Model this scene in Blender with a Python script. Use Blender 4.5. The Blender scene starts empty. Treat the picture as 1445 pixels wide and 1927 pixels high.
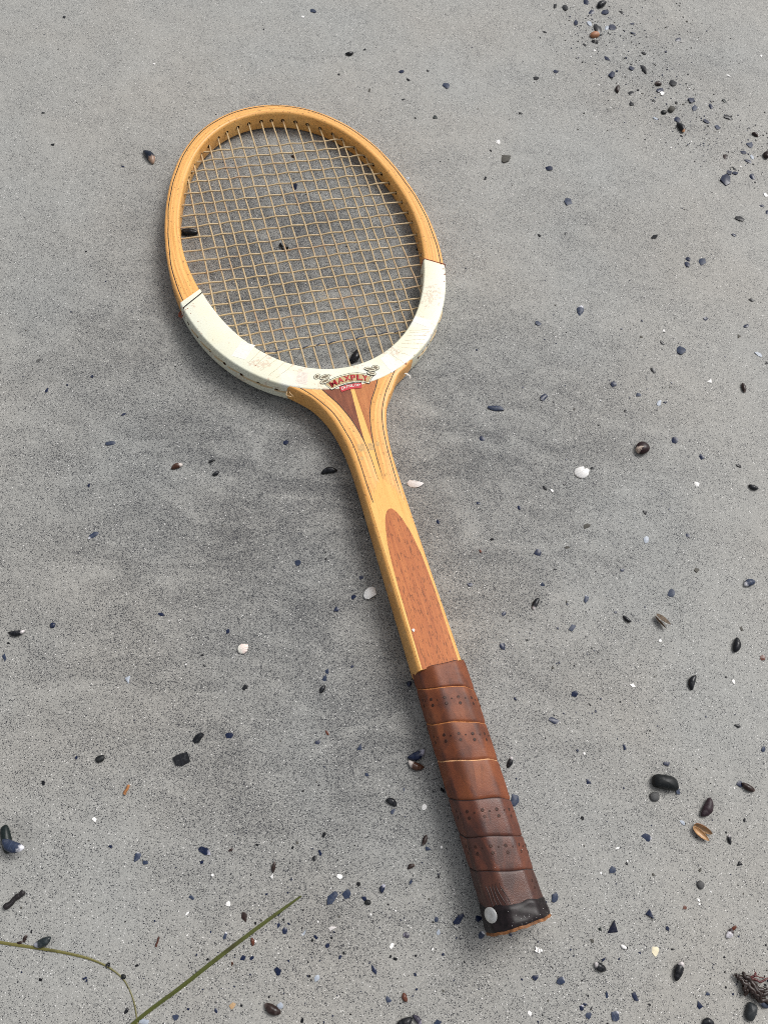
import bpy, bmesh, math, random
import numpy as np
from mathutils import Vector, Matrix

MM = 0.001                                   # every length below is in millimetres
scene = bpy.context.scene
C = scene.collection

# ------------------------------------------------------------------ camera, sky, sun, exposure
cam_d = bpy.data.cameras.new('camera')
cam = bpy.data.objects.new('camera', cam_d); C.objects.link(cam)
scene.camera = cam
TILT, ROLL = 0.42173992, 0.18898532
cx = Vector((1, 0, 0)); cu = Vector((0, math.cos(TILT), math.sin(TILT))); cf = Vector((0, math.sin(TILT), -math.cos(TILT)))
right = cx * math.cos(ROLL) + cu * math.sin(ROLL)
up = -cx * math.sin(ROLL) + cu * math.cos(ROLL)
m = Matrix((right, up, -cf)).transposed().to_4x4()
m.translation = Vector((0, 0, 523.5748)) * MM
cam.matrix_world = m
cam_d.sensor_fit = 'VERTICAL'; cam_d.sensor_height = 24
cam_d.lens = 1473.32 / 1927 * 24
cam_d.clip_start = 0.02; cam_d.clip_end = 2000

SUN_AZ, SUN_EL = math.radians(50), math.radians(52)      # azimuth counted from +X towards +Y
world = bpy.data.worlds.new('World'); scene.world = world; world.use_nodes = True
wn = world.node_tree; wn.nodes.clear()
sky = wn.nodes.new('ShaderNodeTexSky'); sky.sky_type = 'NISHITA'; sky.sun_disc = False
sky.sun_elevation = SUN_EL; sky.sun_rotation = math.pi / 2 - SUN_AZ
sky.air_density = 1.0; sky.dust_density = 6.0; sky.ozone_density = 1.0
hsv = wn.nodes.new('ShaderNodeHueSaturation'); hsv.inputs['Saturation'].default_value = 0.20
bg = wn.nodes.new('ShaderNodeBackground'); bg.inputs['Strength'].default_value = 0.113
wo = wn.nodes.new('ShaderNodeOutputWorld')
wn.links.new(sky.outputs[0], hsv.inputs['Color']); wn.links.new(hsv.outputs[0], bg.inputs[0]); wn.links.new(bg.outputs[0], wo.inputs[0])

sd = bpy.data.lights.new('sun', 'SUN'); sd.energy = 1.15; sd.angle = math.radians(24); sd.color = (1.0, 0.98, 0.95)
sun = bpy.data.objects.new('sun', sd); C.objects.link(sun)
sun.rotation_euler = Vector((-math.cos(SUN_AZ) * math.cos(SUN_EL), -math.sin(SUN_AZ) * math.cos(SUN_EL), -math.sin(SUN_EL))).to_track_quat('-Z', 'Y').to_euler()
sun.location = (0.6, 0.7, 1.5)
vs = scene.view_settings
vs.view_transform = 'Standard'; vs.look = 'None'; vs.exposure = 0.23; vs.gamma = 1.0; vs.use_curve_mapping = False
scene.cycles.use_denoising = False
scene.cycles.max_bounces = 6
scene.cycles.filter_width = 1.0

# ------------------------------------------------------------------ measured data (millimetres)
PATCHES = [[[-70.97,431.63],[-61.57,426.18],[-71.93,414.77],[-80.83,420.08]],[[-35.12,396.87],[-28.17,393.97],[-31.54,383.54],[-39.53,387.14]],[[68.16,430.4],[79.92,423.77],[76.31,416.71],[64.63,425.5]],[[29.26,396.14],[36.04,399.56],[43.16,387.15],[34.42,381.6]]]
CRACKS = [[[58.88,415.6],[74.83,413.47]],[[55.79,412.92],[72.55,410.62]],[[52.84,409.15],[69.1,406.93]],[[49.35,406.59],[66.17,403.38]],[[45.46,404.12],[61.31,399.48]],[[52.62,394.77],[41.16,401.75]],[[59.07,417.74],[75.04,415.62]],[[46.28,388.63],[39.15,397.91]],[[-69.84,410.8],[-58.47,420.92]],[[-66.45,407.09],[-53.44,416.84]],[[-62.49,402.26],[-48.05,410.64]],[[-57.73,397.29],[-42.0,407.41]],[[-52.56,394.26],[-38.04,402.54]]]
BANNER = [[[-19.01,381.87],[-14.67,375.33],[-8.45,377.4],[-2.41,378.6],[4.99,378.74],[9.6,377.82],[14.89,375.31],[17.09,378.88],[20.13,381.77],[17.24,382.78],[14.15,385.14],[8.64,387.11],[2.77,387.72],[-4.31,387.15],[-10.1,386.08],[-14.17,384.46]],[[-18.52,381.67],[-14.43,375.92],[-8.46,377.88],[-2.27,379.12],[5.13,379.26],[9.74,378.34],[14.73,375.93],[16.72,379.23],[19.39,381.8],[17.02,382.33],[13.94,384.69],[8.51,386.64],[2.73,387.23],[-4.3,386.66],[-10.04,385.58],[-14.11,383.96]],[[-17.85,381.43],[-14.17,376.94],[-8.43,378.68],[-2.19,379.8],[5.31,379.92],[9.92,379.01],[14.55,376.78],[16.26,379.59],[18.16,381.72],[16.63,381.59],[13.56,383.83],[8.29,385.81],[2.64,386.38],[-4.19,385.83],[-9.98,384.76],[-13.93,383.22]]]
REDTAB = [[-8.58,377.42],[-7.7,372.38],[-3.36,373.27],[0.85,373.6],[6.22,373.05],[8.13,372.78],[9.22,377.3],[4.79,377.97],[0.2,378.03],[-4.49,377.68]]
TABSTRIPE = [[-8.35,377.59],[-4.38,378.08],[0.33,378.54],[4.92,378.49],[9.36,377.82],[9.22,377.3],[4.77,377.92],[0.18,377.98],[-4.53,377.52],[-8.22,377.03]]
SCROLLS = [[[[-19.74,390.22],[-19.77,389.56],[-20.02,388.89],[-20.47,388.25],[-21.09,387.7],[-21.82,387.29],[-22.61,387.04],[-23.39,386.98],[-24.09,387.12],[-24.67,387.43],[-25.08,387.9],[-25.28,388.49],[-25.25,389.15],[-25.0,389.82],[-24.55,390.46],[-23.93,391.01],[-23.2,391.43],[-22.41,391.67],[-21.63,391.73],[-20.92,391.6],[-20.34,391.28],[-19.93,390.81]],[[-20.14,390.1],[-20.17,389.57],[-20.39,389.02],[-20.78,388.51],[-21.31,388.06],[-21.94,387.72],[-22.61,387.51],[-23.28,387.45],[-23.88,387.54],[-24.37,387.78],[-24.71,388.15],[-24.87,388.61],[-24.85,389.14],[-24.63,389.68],[-24.24,390.2],[-23.71,390.65],[-23.08,390.99],[-22.41,391.21],[-21.74,391.27],[-21.14,391.17],[-20.64,390.93],[-20.3,390.56]],[[-20.9,389.86],[-20.92,389.5],[-21.07,389.12],[-21.33,388.77],[-21.69,388.46],[-22.12,388.23],[-22.58,388.09],[-23.03,388.05],[-23.44,388.11],[-23.77,388.28],[-24.01,388.53],[-24.12,388.85],[-24.1,389.21],[-23.95,389.58],[-23.69,389.94],[-23.33,390.24],[-22.9,390.48],[-22.44,390.62],[-21.99,390.66],[-21.58,390.6],[-21.24,390.43],[-21.01,390.18]]],[[[-12.57,388.54],[-12.73,387.9],[-13.23,387.25],[-14.03,386.64],[-15.05,386.14],[-16.22,385.76],[-17.45,385.56],[-18.63,385.53],[-19.66,385.69],[-20.47,386.02],[-20.99,386.49],[-21.18,387.07],[-21.02,387.71],[-20.53,388.36],[-19.74,388.96],[-18.72,389.48],[-17.54,389.85],[-16.32,390.06],[-15.13,390.09],[-14.09,389.93],[-13.28,389.6],[-12.75,389.12]],[[-12.98,388.47],[-13.13,387.96],[-13.58,387.44],[-14.3,386.95],[-15.23,386.53],[-16.29,386.21],[-17.4,386.02],[-18.47,385.98],[-19.4,386.08],[-20.14,386.33],[-20.61,386.69],[-20.77,387.14],[-20.63,387.65],[-20.18,388.17],[-19.46,388.66],[-18.54,389.08],[-17.47,389.4],[-16.36,389.59],[-15.29,389.63],[-14.35,389.53],[-13.62,389.29],[-13.14,388.92]],[[-13.75,388.34],[-13.87,388.0],[-14.24,387.64],[-14.81,387.29],[-15.56,386.99],[-16.41,386.76],[-17.3,386.6],[-18.16,386.55],[-18.91,386.6],[-19.5,386.74],[-19.87,386.97],[-20.01,387.27],[-19.89,387.61],[-19.53,387.97],[-18.95,388.31],[-18.2,388.62],[-17.35,388.85],[-16.46,389.01],[-15.6,389.06],[-14.85,389.01],[-14.26,388.87],[-13.88,388.64]]],[[[-13.49,385.06],[-13.61,384.45],[-14.05,383.8],[-14.77,383.18],[-15.71,382.62],[-16.81,382.19],[-17.96,381.9],[-19.08,381.79],[-20.07,381.86],[-20.86,382.11],[-21.38,382.52],[-21.59,383.05],[-21.48,383.66],[-21.05,384.3],[-20.33,384.93],[-19.39,385.48],[-18.3,385.92],[-17.14,386.21],[-16.02,386.32],[-15.02,386.25],[-14.23,386.0],[-13.7,385.59]],[[-13.9,384.96],[-14.01,384.48],[-14.41,383.96],[-15.06,383.46],[-15.92,383.0],[-16.9,382.62],[-17.94,382.37],[-18.94,382.25],[-19.83,382.27],[-20.54,382.44],[-21.01,382.74],[-21.19,383.15],[-21.08,383.63],[-20.69,384.14],[-20.04,384.65],[-19.19,385.11],[-18.2,385.48],[-17.16,385.74],[-16.16,385.86],[-15.26,385.84],[-14.55,385.67],[-14.08,385.37]],[[-14.67,384.77],[-14.76,384.45],[-15.08,384.11],[-15.6,383.75],[-16.28,383.43],[-17.06,383.15],[-17.88,382.95],[-18.67,382.83],[-19.37,382.82],[-19.93,382.9],[-20.29,383.08],[-20.43,383.34],[-20.34,383.65],[-20.02,384.0],[-19.5,384.35],[-18.83,384.68],[-18.05,384.96],[-17.23,385.16],[-16.43,385.27],[-15.73,385.29],[-15.17,385.21],[-14.81,385.03]]],[[[26.06,387.46],[25.71,386.9],[25.15,386.48],[24.44,386.22],[23.65,386.14],[22.82,386.26],[22.03,386.56],[21.34,387.02],[20.81,387.59],[20.48,388.25],[20.38,388.92],[20.51,389.56],[20.86,390.12],[21.42,390.55],[22.12,390.81],[22.92,390.88],[23.75,390.77],[24.54,390.47],[25.23,390.01],[25.77,389.43],[26.1,388.77],[26.2,388.1]],[[25.69,387.6],[25.39,387.17],[24.93,386.84],[24.34,386.65],[23.66,386.61],[22.95,386.73],[22.27,386.99],[21.67,387.37],[21.2,387.84],[20.9,388.37],[20.79,388.91],[20.89,389.42],[21.17,389.85],[21.64,390.18],[22.23,390.37],[22.91,390.41],[23.62,390.3],[24.31,390.04],[24.91,389.65],[25.38,389.18],[25.68,388.65],[25.78,388.11]],[[24.97,387.87],[24.77,387.58],[24.45,387.37],[24.04,387.25],[23.57,387.23],[23.07,387.32],[22.59,387.5],[22.17,387.76],[21.84,388.09],[21.62,388.44],[21.54,388.81],[21.6,389.15],[21.8,389.44],[22.11,389.65],[22.53,389.77],[23.0,389.79],[23.5,389.7],[23.98,389.52],[24.4,389.26],[24.73,388.93],[24.95,388.58],[25.03,388.21]]],[[[23.28,386.16],[22.89,385.72],[22.18,385.44],[21.2,385.37],[20.03,385.49],[18.77,385.8],[17.51,386.27],[16.37,386.88],[15.43,387.56],[14.77,388.26],[14.44,388.92],[14.46,389.5],[14.85,389.95],[15.56,390.22],[16.54,390.3],[17.71,390.18],[18.97,389.87],[20.23,389.4],[21.38,388.79],[22.32,388.11],[22.98,387.41],[23.31,386.74]],[[22.9,386.3],[22.58,385.98],[21.96,385.81],[21.09,385.8],[20.04,385.96],[18.9,386.27],[17.75,386.7],[16.69,387.23],[15.82,387.8],[15.18,388.38],[14.85,388.92],[14.84,389.36],[15.16,389.68],[15.78,389.86],[16.65,389.87],[17.7,389.71],[18.85,389.4],[19.99,388.97],[21.05,388.44],[21.93,387.86],[22.57,387.28],[22.9,386.75]],[[22.19,386.57],[21.96,386.4],[21.48,386.34],[20.79,386.4],[19.95,386.58],[19.02,386.86],[18.07,387.21],[17.2,387.62],[16.45,388.05],[15.9,388.45],[15.6,388.81],[15.56,389.09],[15.78,389.27],[16.26,389.33],[16.95,389.27],[17.79,389.09],[18.72,388.81],[19.67,388.45],[20.55,388.05],[21.29,387.62],[21.84,387.21],[22.15,386.85]]],[[[22.01,382.5],[21.67,382.09],[21.09,381.84],[20.32,381.75],[19.43,381.83],[18.47,382.09],[17.53,382.49],[16.69,383.01],[16.02,383.6],[15.56,384.21],[15.36,384.8],[15.43,385.32],[15.76,385.72],[16.34,385.98],[17.11,386.07],[18.01,385.99],[18.96,385.73],[19.9,385.33],[20.74,384.81],[21.42,384.22],[21.88,383.61],[22.08,383.01]],[[21.64,382.65],[21.37,382.37],[20.89,382.21],[20.23,382.19],[19.45,382.31],[18.61,382.55],[17.78,382.91],[17.03,383.35],[16.41,383.83],[15.98,384.32],[15.77,384.77],[15.8,385.16],[16.06,385.45],[16.54,385.61],[17.2,385.63],[17.98,385.51],[18.82,385.27],[19.65,384.91],[20.41,384.47],[21.03,383.99],[21.46,383.5],[21.67,383.04]],[[20.94,382.95],[20.77,382.81],[20.43,382.76],[19.96,382.8],[19.38,382.93],[18.75,383.13],[18.12,383.41],[17.54,383.72],[17.05,384.04],[16.69,384.36],[16.51,384.64],[16.5,384.86],[16.67,385.0],[17.0,385.06],[17.48,385.02],[18.05,384.89],[18.68,384.68],[19.32,384.41],[19.9,384.1],[20.39,383.77],[20.74,383.45],[20.93,383.18]]]]
MAX = [["M",[-13.62,378.01],[-8.89,379.74],[-15.04,381.94]],["A",[-8.12,379.91],[-3.95,381.12],[-8.19,384.24]],["X",[-2.73,381.2],[1.8,381.27],[-2.91,385.46]],["P",[2.27,380.96],[5.53,380.75],[2.72,385.44]],["L",[6.56,380.43],[10.22,379.6],[7.58,384.91]],["Y",[10.6,379.3],[14.04,377.97],[11.55,383.8]]]
DUN = [["D",[-7.0,374.0],[-4.77,374.51],[-7.06,376.58]],["U",[-4.45,374.66],[-2.33,375.09],[-4.56,377.05]],["N",[-1.65,375.23],[0.42,375.4],[-1.62,377.42]],["L",[0.92,375.41],[2.59,375.29],[1.07,377.53]],["O",[2.9,375.23],[5.09,375.0],[3.17,377.43]],["P",[5.56,374.69],[7.34,374.44],[5.88,376.89]]]
SMUDGE = [[[-8.54,326.34],[-2.91,325.6],[-3.84,319.17],[-8.15,320.11]],[[-0.81,325.63],[4.45,324.97],[2.82,319.14],[-1.24,319.55]],[[5.77,325.16],[8.15,324.65],[7.25,321.51],[5.19,322.24]],[[-8.97,315.59],[-4.04,315.45],[-4.5,312.28],[-9.3,312.86]]]
NICKS = [[[-0.41,200.84]],[[5.19,185.28]],[[12.43,208.14]],[[-10.15,189.09]],[[-9.22,174.65]],[[10.08,225.94]],[[1.49,251.61]],[[7.95,183.04]],[[-0.28,178.9]],[[13.73,193.79]]]
WHITECHIP = [-9.17,182.2]
DEBRIS = [
["mussel",-261.6,528.7,18.4,0.5,-45,"navy_b","navy mussel with brown pearly tip, left of the racket head top"],
["mussel",-117.8,713.4,8.7,0.62,30,"black","small black mussel alone on bare sand above the racket head"],
["mussel",-205.5,453.1,16.2,0.52,-165,"black","glossy black mussel under the strings against the left of the hoop"],
["mussel",-46.0,363.1,15.1,0.6,72,"black","black mussel under the lowest strings just above the printed emblem"],
["crumb",-124.9,459.3,13.9,0.8,87,"black","ragged black weed crumb under the middle of the strings"],
["shard",-132.0,528.1,9.1,0.6,88,"navy","navy shell flake under the strings in the upper head"],
["shard",-141.0,564.5,5.2,0.8,43,"brown","tiny brown shell bit under the top strings"],
["shard",-13.9,486.9,5.1,0.8,39,"black","black shell bit under the strings near the right end of the white band"],
["shard",49.4,614.4,13.4,0.8,74,"mud","thin mud-brown flake on bare sand right of the racket head top"],
["shard",-165.7,766.0,9.2,0.7,-48,"slate","dark slate shell chip near the top edge above the racket head"],
["shard",-18.2,695.5,8.8,0.8,77,"slate","slate blue shell chip on bare sand above right of the racket head"],
["shard",90.5,611.5,8.1,0.8,38,"navy","navy shell ring-like chip far right of the racket head top"],
["shard",111.5,575.1,9.5,0.9,87,"slate","rounded slate blue chip right of the upper racket head"],
["pebble",120.9,809.9,10.1,0.75,35,"orange","orange-brown pebble beside black shards in the top right scatter"],
["shard",123.6,820.0,14.6,0.7,-64,"black","black shell shard touching the orange-brown pebble from above"],
["crumb",121.5,800.0,9.1,0.6,29,"black","black crumb tucked below the orange-brown pebble"],
["mussel",124.6,860.4,13.4,0.7,52,"black","black mussel at the top edge above the orange-brown pebble"],
["shard",129.7,850.5,12.6,0.7,74,"navy","navy chip just below the black mussel at the top edge"],
["shard",87.4,845.0,11.6,0.6,-71,"black","black curved shell chip at the top edge left of the scatter"],
["shard",138.4,827.7,12.3,0.8,74,"navy","navy shard right of the orange-brown pebble"],
["shard",133.4,825.4,7.3,0.8,51,"pale","pale bluish shell flake between the orange-brown pebble and a navy shard"],
["shard",111.4,792.9,5.9,0.5,-36,"black","narrow black chip lower left of the orange-brown pebble"],
["shard",122.3,786.9,3.8,0.8,16,"white","tiny white chip below the orange-brown pebble"],
["shard",135.5,778.3,9.4,0.5,-42,"navy","navy sliver below right of the orange-brown pebble"],
["shard",161.0,824.9,7.4,0.4,-7,"navy","thin navy sliver right of the topmost scatter"],
["shard",173.7,772.7,14.8,0.4,-66,"black","long narrow black shard pointing down in the top right scatter"],
["shard",141.8,755.0,11.7,0.6,83,"navy","upright navy shard left of the long narrow black shard"],
["mussel",148.7,735.7,11.0,0.5,86,"brown","dark brown tiny mussel upright in the top right scatter"],
["shard",162.8,733.3,9.2,0.7,65,"black","black chip right of the dark brown tiny mussel"],
["pebble",189.1,753.8,6.7,0.75,15,"brown","small brown pebble above a navy and white shell cluster"],
["shard",190.9,744.9,10.4,0.5,34,"navy","navy shell chip just below the small brown pebble"],
["shard",193.7,741.7,6.2,0.8,78,"white","white chip against the navy one below the small brown pebble"],
["pebble",196.1,714.6,5.5,0.95,15,"black","round black pebble in the middle of the top right scatter"],
["pebble",203.4,720.4,8.5,0.7,71,"mud","olive-brown pebble just right of the round black pebble"],
["shard",188.4,704.3,5.5,0.8,15,"pale","pale ring-shaped chip lower left of the round black pebble"],
["mussel",213.9,697.6,13.4,0.6,-59,"black_o","black mussel with an orange tip in the top right scatter"],
["shard",260.5,724.4,9.8,0.6,-14,"black","blackish double chip near the right end of the top right scatter"],
["shard",250.3,708.8,7.3,0.85,27,"slate","rounded slate chip lower left of the blackish double chip"],
["mussel",286.9,707.4,7.3,0.7,-29,"brown","dark brown mussel near the right edge in the top right scatter"],
["shard",279.8,669.1,8.4,0.5,-14,"navy","flat navy chip near the right edge below the scatter"],
["mussel",297.8,681.7,11.3,0.8,68,"brown","dark brown shell cut by the right edge in the upper part"],
["shard",257.3,639.3,16.8,0.6,83,"navy","jagged navy shard with pale spots right of the racket head"],
["shard",257.5,670.4,7.5,0.8,69,"brown","tiny dark shell with pale spots above the jagged navy shard"],
["shard",270.4,593.3,10.3,0.65,-6,"black","black angular shard near the right edge level with the upper strings"],
["shard",295.8,629.2,5.3,1,14,"white","round white chip at the right edge"],
["shard",191.8,551.6,7.3,0.6,50,"black","dark leaf-shaped chip right of the racket head on bare sand"],
["shard",131.8,454.1,11.6,0.65,78,"slate_w","slate shell piece with a white broken edge right of the white band"],
["shard",218.5,432.1,9.4,0.9,83,"slate","rounded slate flake right of the white band beyond the white-edged piece"],
["shard",202.6,435.7,6.5,0.5,-38,"black","dark oblong chip left of the rounded slate flake"],
["shard",274.2,470.0,7.3,0.5,24,"navy","oblong navy chip near the right edge level with the white band"],
["shard",279.5,499.0,5.6,0.8,-13,"black","dark chip above the oblong navy chip near the right edge"],
["shard",284.2,442.6,7.2,0.45,-26,"pale","pale bluish sliver near the right edge level with the throat"],
["mussel",270.9,405.7,9.4,0.55,-78,"brown","dark brown ridged mussel near the right edge level with the throat"],
["shard",242.9,406.4,5.6,0.9,66,"white","small white triangle chip right of the throat"],
["shard",108.3,360.6,8.6,0.6,66,"navy","navy teardrop chip right of the racket throat"],
["shard",70.7,341.5,15.1,0.3,3,"slate","long slate shell flake half buried right of the white band bottom"],
["snail",188.4,329.3,12.0,0.85,-147,"maroon","round dark maroon shell with pale specks on bare sand right of the shaft"],
["shard",214.4,343.1,6.3,0.9,66,"navy","navy chip right of the round dark maroon shell"],
["scallop",143.1,299.1,12.0,0.8,-147,"white","white ribbed scallop piece with a notch, right of the shaft"],
["shard",232.9,307.4,5.8,0.8,-36,"white","smooth white shell chip right of the notched scallop piece"],
["mussel",276.8,313.9,8.0,0.7,169,"black","glossy black mussel near the right edge level with the upper shaft"],
["shard",116.2,279.5,4.9,0.7,-34,"black","black drop-shaped chip left of the notched scallop piece"],
["shard",192.4,274.7,9.1,0.5,22,"black","dark flat triangular stone below the round dark maroon shell"],
["scallop",18.3,263.1,8.5,1.5,-81,"grey_w","pinkish white ribbed scallop piece touching the right of the shaft"],
["shard",149.7,254.4,6.8,0.6,37,"mud","grey-brown flake below the notched scallop piece"],
["shard",115.7,226.2,6.7,0.9,68,"navy","navy crumbled chip right of the red wood inlay"],
["mussel",271.9,233.9,10.0,0.7,-150,"slate_w","slate mussel with brown and white tip near the right edge"],
["mussel",117.3,187.1,10.2,0.5,-108,"black_w","black mussel with white tip right of the lower shaft"],
["shard",153.1,197.5,7.4,0.5,80,"slate_w","slate teardrop chip with a white lower edge right of the white-tipped mussel"],
["shard",214.5,214.2,7.7,0.7,69,"slate","slate flake above the brown shell lying on its edge"],
["mussel",182.8,188.2,7.2,0.55,-33,"black","black mussel left of the brown shell lying on its edge"],
["mussel",261.7,184.4,11.8,0.62,-102,"black","plump black mussel pointing down near the right edge"],
["mussel",230.0,152.1,11.6,0.52,-104,"black","black mussel pointing down on bare sand right of the grip top"],
["shard",189.3,142.1,5.2,0.6,-10,"white","white diamond-shaped chip right of the grip top"],
["shard",149.9,128.8,5.6,0.9,47,"navy","navy crumbled chip with white specks right of the grip top"],
["shard",137.3,108.8,7.7,0.65,-15,"navy","shiny navy oval flake right of the upper grip"],
["shard",97.8,152.1,6.4,0.8,77,"navy","navy flake with a white corner just right of the grip top"],
["shard",261.7,128.2,5.1,0.6,-10,"black","dark chip near the right edge level with the upper grip"],
["mussel",110.7,76.3,7.9,0.55,75,"black_w","small dark mussel standing beside the right of the grip"],
["shard",-207.1,247.2,10.2,0.4,18,"slate","faint slate flake half buried left of the racket throat"],
["mussel",-155.2,238.7,9.1,0.6,35,"brown_w","brown shell with a white tip left of the racket throat"],
["mussel",-131.6,248.3,5.4,0.5,41,"black","tiny dark mussel upper right of the white-tipped brown shell"],
["mussel",-126.0,238.8,5.8,0.65,46,"black","tiny black mussel right of the white-tipped brown shell"],
["mussel",-45.9,258.9,12.6,0.5,20,"black","glossy navy-black mussel left of the upper shaft"],
["shard",-196.4,175.2,9.5,0.4,-128,"slate_w","slate shell sliver with a white tip on bare sand at far left"],
["mussel",-223.2,98.4,11.1,0.48,16,"black_w","glossy black mussel at the left edge"],
["pebble",-202.2,108.0,3.8,0.95,11,"navy","shiny navy bead-like chip right of the mussel at the left edge"],
["shard",-143.9,83.9,10.5,0.42,-54,"pale","pale bluish pointed shell sliver on bare sand left of the grip top"],
["scallop",-74.7,117.0,9.4,0.72,32,"pink","pinkish white broken shell piece left of the lower shaft"],
["scallop",1.8,170.8,10.7,0.9,71,"white","bright white broken shell piece just left of the shaft inlay"],
["pebble",-145.4,31.8,5.6,0.8,31,"black","round dark stone on bare sand in the left half"],
["shard",-96.3,40.4,12.2,0.75,31,"black","large black ridged shell piece in the left half"],
["shard",-89.0,55.0,8.5,0.6,63,"black","black leaf-shaped shell piece above the large ridged one"],
["shard",-70.3,60.2,5.3,0.8,11,"navy","faint navy chip right of the black leaf-shaped piece"],
["shard",-53.1,183.5,5.7,0.9,83,"slate","slate chip left of the shaft inlay on bare sand"],
["shard",-9.8,166.7,5.5,0.7,62,"navy","navy crumbled chip just left of the bright white broken shell piece"],
["shard",-19.3,155.5,5.4,0.8,32,"navy","dark navy crumb lower left of the bright white broken shell piece"],
["shard",-17.2,112.4,5.2,0.6,82,"slate","upper of two faint slate flakes in line left of the grip top"],
["shard",-17.9,107.2,5.1,0.7,71,"slate","lower of two faint slate flakes in line left of the grip top"],
["mussel",-17.9,100.1,5.9,0.7,71,"black","small dark mussel below the two faint slate flakes"],
["pebble",38.2,114.1,3.9,0.8,69,"navy","navy bead touching the left of the grip top"],
["shard",13.2,66.5,7.4,0.5,85,"slate","pointed slate shell sliver left of the grip pair of mussels"],
["mussel",50.3,69.6,12.7,0.55,34,"navy_w","navy mussel, upper of the pair left of the grip"],
["mussel",50.6,63.0,11.5,0.58,171,"brown_w","brown-grey mussel, lower of the pair left of the grip"],
["crumb",69.6,51.6,5.0,0.6,-9,"black","black crumb tucked under the left side of the grip"],
["stick",-123.9,17.1,6.0,0.3,77,"orange","thin orange wood sliver on bare sand in the lower left"],
["pebble",-184.4,-22.5,17.4,0.33,-58,"darkgreen","long black-green pebble under the slate mussel at the left edge"],
["mussel",-177.9,-25.2,15.5,0.55,-8,"slate_w","slate mussel with a white patch lying on a long pebble"],
["stick",-168.5,-52.5,12.7,0.26,54,"blackwood","thick charred black stick at the left edge"],
["mussel",-145.0,-70.6,10.4,0.6,-146,"slate_k","grey-black mussel resting on the thin seagrass strand"],
["mussel",-155.9,-70.6,4.4,0.6,87,"brown","tiny grey-brown mussel left of the one on the seagrass strand"],
["mussel",-158.0,-73.1,3.7,0.6,19,"brown","tinier grey-brown mussel touching the thin strand at far left"],
["stick",-81.8,-59.8,5.3,0.2,86,"redbrown","thin red-brown stick between the two seagrass strands"],
["shard",-106.4,-18.3,6.4,0.7,85,"slate_w","slate and white broken shell in the lower left"],
["shard",-100.8,-20.6,4.0,0.8,-17,"slate","slate chip touching the slate and white broken shell"],
["shard",-67.8,-8.3,9.1,0.5,-13,"navy_w","navy ribbed shard with a white end in the lower left"],
["mussel",-25.1,-10.1,6.4,0.5,92,"brown","brown pointed flake above a white sliver in the lower middle"],
["shard",-24.9,-15.4,6.1,0.4,92,"white","bright white sliver right below the brown pointed flake"],
["crumb",-116.2,-84.6,4.4,0.8,28,"navy","dark navy crumb below the thin strand in the lower left corner"],
["crumb",-105.5,-75.9,4.9,0.6,19,"black","black crumb caught on the bend of the thin strand"],
["pebble",-95.6,-79.9,3.0,0.9,9,"black","round black bead caught on the thin strand lower down"],
["mussel",-88.9,-95.5,3.5,0.7,72,"black","tiny black mussel beside the meeting point of the strands"],
["shard",-46.8,-34.0,3.4,0.9,28,"white","white round chip left of the broad seagrass blade"],
["shard",-36.0,-38.7,6.8,0.6,-55,"brown","dark brown and navy chip left of the broad seagrass blade"],
["shard",-44.4,-50.7,5.1,0.6,76,"slate_w","slate and white chip close above the broad seagrass blade"],
["mussel",-28.0,-50.8,4.5,0.65,115,"redbrown","shiny red-brown small shell right of the broad seagrass blade"],
["shard",-31.4,-59.8,3.8,0.8,48,"navy","navy chip below the shiny red-brown small shell"],
["shard",-37.0,-63.5,3.8,0.6,81,"brown_w","brown chip with a white spot right of the broad blade"],
["shard",-31.6,-83.6,4.7,0.7,37,"tan","tan shell piece near the bottom edge"],
["shard",-61.4,-94.1,4.3,0.8,-25,"slate","slate chip at the bottom edge right of the broad blade"],
["shard",-77.8,-99.1,6.3,0.5,1,"pale","pale slate chip at the bottom edge where the strands meet"],
["shard",-10.2,-63.4,5.6,0.8,-35,"navy","shiny navy ribbed chip in the lower middle"],
["mussel",-9.1,-81.8,10.7,0.62,164,"brown","brown-black mussel with a seam near the bottom edge"],
["shard",-5.6,-79.6,4.6,0.8,27,"pale","pale chip behind the brown-black mussel near the bottom edge"],
["shard",13.2,-20.3,10.6,0.55,58,"slate","large slate shell shard with ridges in the lower middle"],
["shard",21.3,-16.8,6.5,0.75,47,"slate","grey slate shard right of the large ridged one"],
["mussel",41.7,-10.4,5.3,0.75,78,"navy_w","navy shell with a white spot left of the grip end"],
["shard",32.2,-17.6,4.6,0.7,-8,"navy","navy chip right of the grey slate shard"],
["pebble",34.4,-19.2,3.8,0.8,1,"black","black pebble touching the navy chip from the right"],
["shard",-0.0,-41.3,5.0,0.5,80,"pale","pale pointed sliver right of the broad seagrass blade"],
["shard",16.2,-36.4,5.9,0.5,19,"grey_w","whitish and red shell crumb in the lower middle"],
["mussel",39.1,39.1,7.9,0.7,162,"black","black mussel half buried left of the middle grip"],
["shard",40.7,33.7,5.0,0.5,68,"slate","slate splinter right below the half buried black mussel"],
["shard",1.2,12.9,4.1,0.6,80,"black","black splinter on bare sand left of the lower grip"],
["mussel",63.0,20.7,6.8,0.55,-103,"brown","small brown mussel pointing down left of the lower grip"],
["mussel",56.9,4.7,5.1,0.7,37,"brown","round dark mussel lower left of the small brown one"],
["shard",89.8,-18.7,9.7,0.45,63,"navy","long navy shard left of the grip end"],
["shard",101.8,-16.7,5.0,0.8,36,"navy","navy chip touching the left of the grip end"],
["shard",104.3,-25.4,5.1,0.8,55,"slate_w","slate chip with a white stripe below left of the grip end"],
["shard",121.6,-21.7,4.6,0.6,-38,"navy_w","navy and white chip under the grip end"],
["shard",78.8,-27.8,4.0,0.7,55,"pale","pale slate chip left of the grip end below a blue one"],
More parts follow.
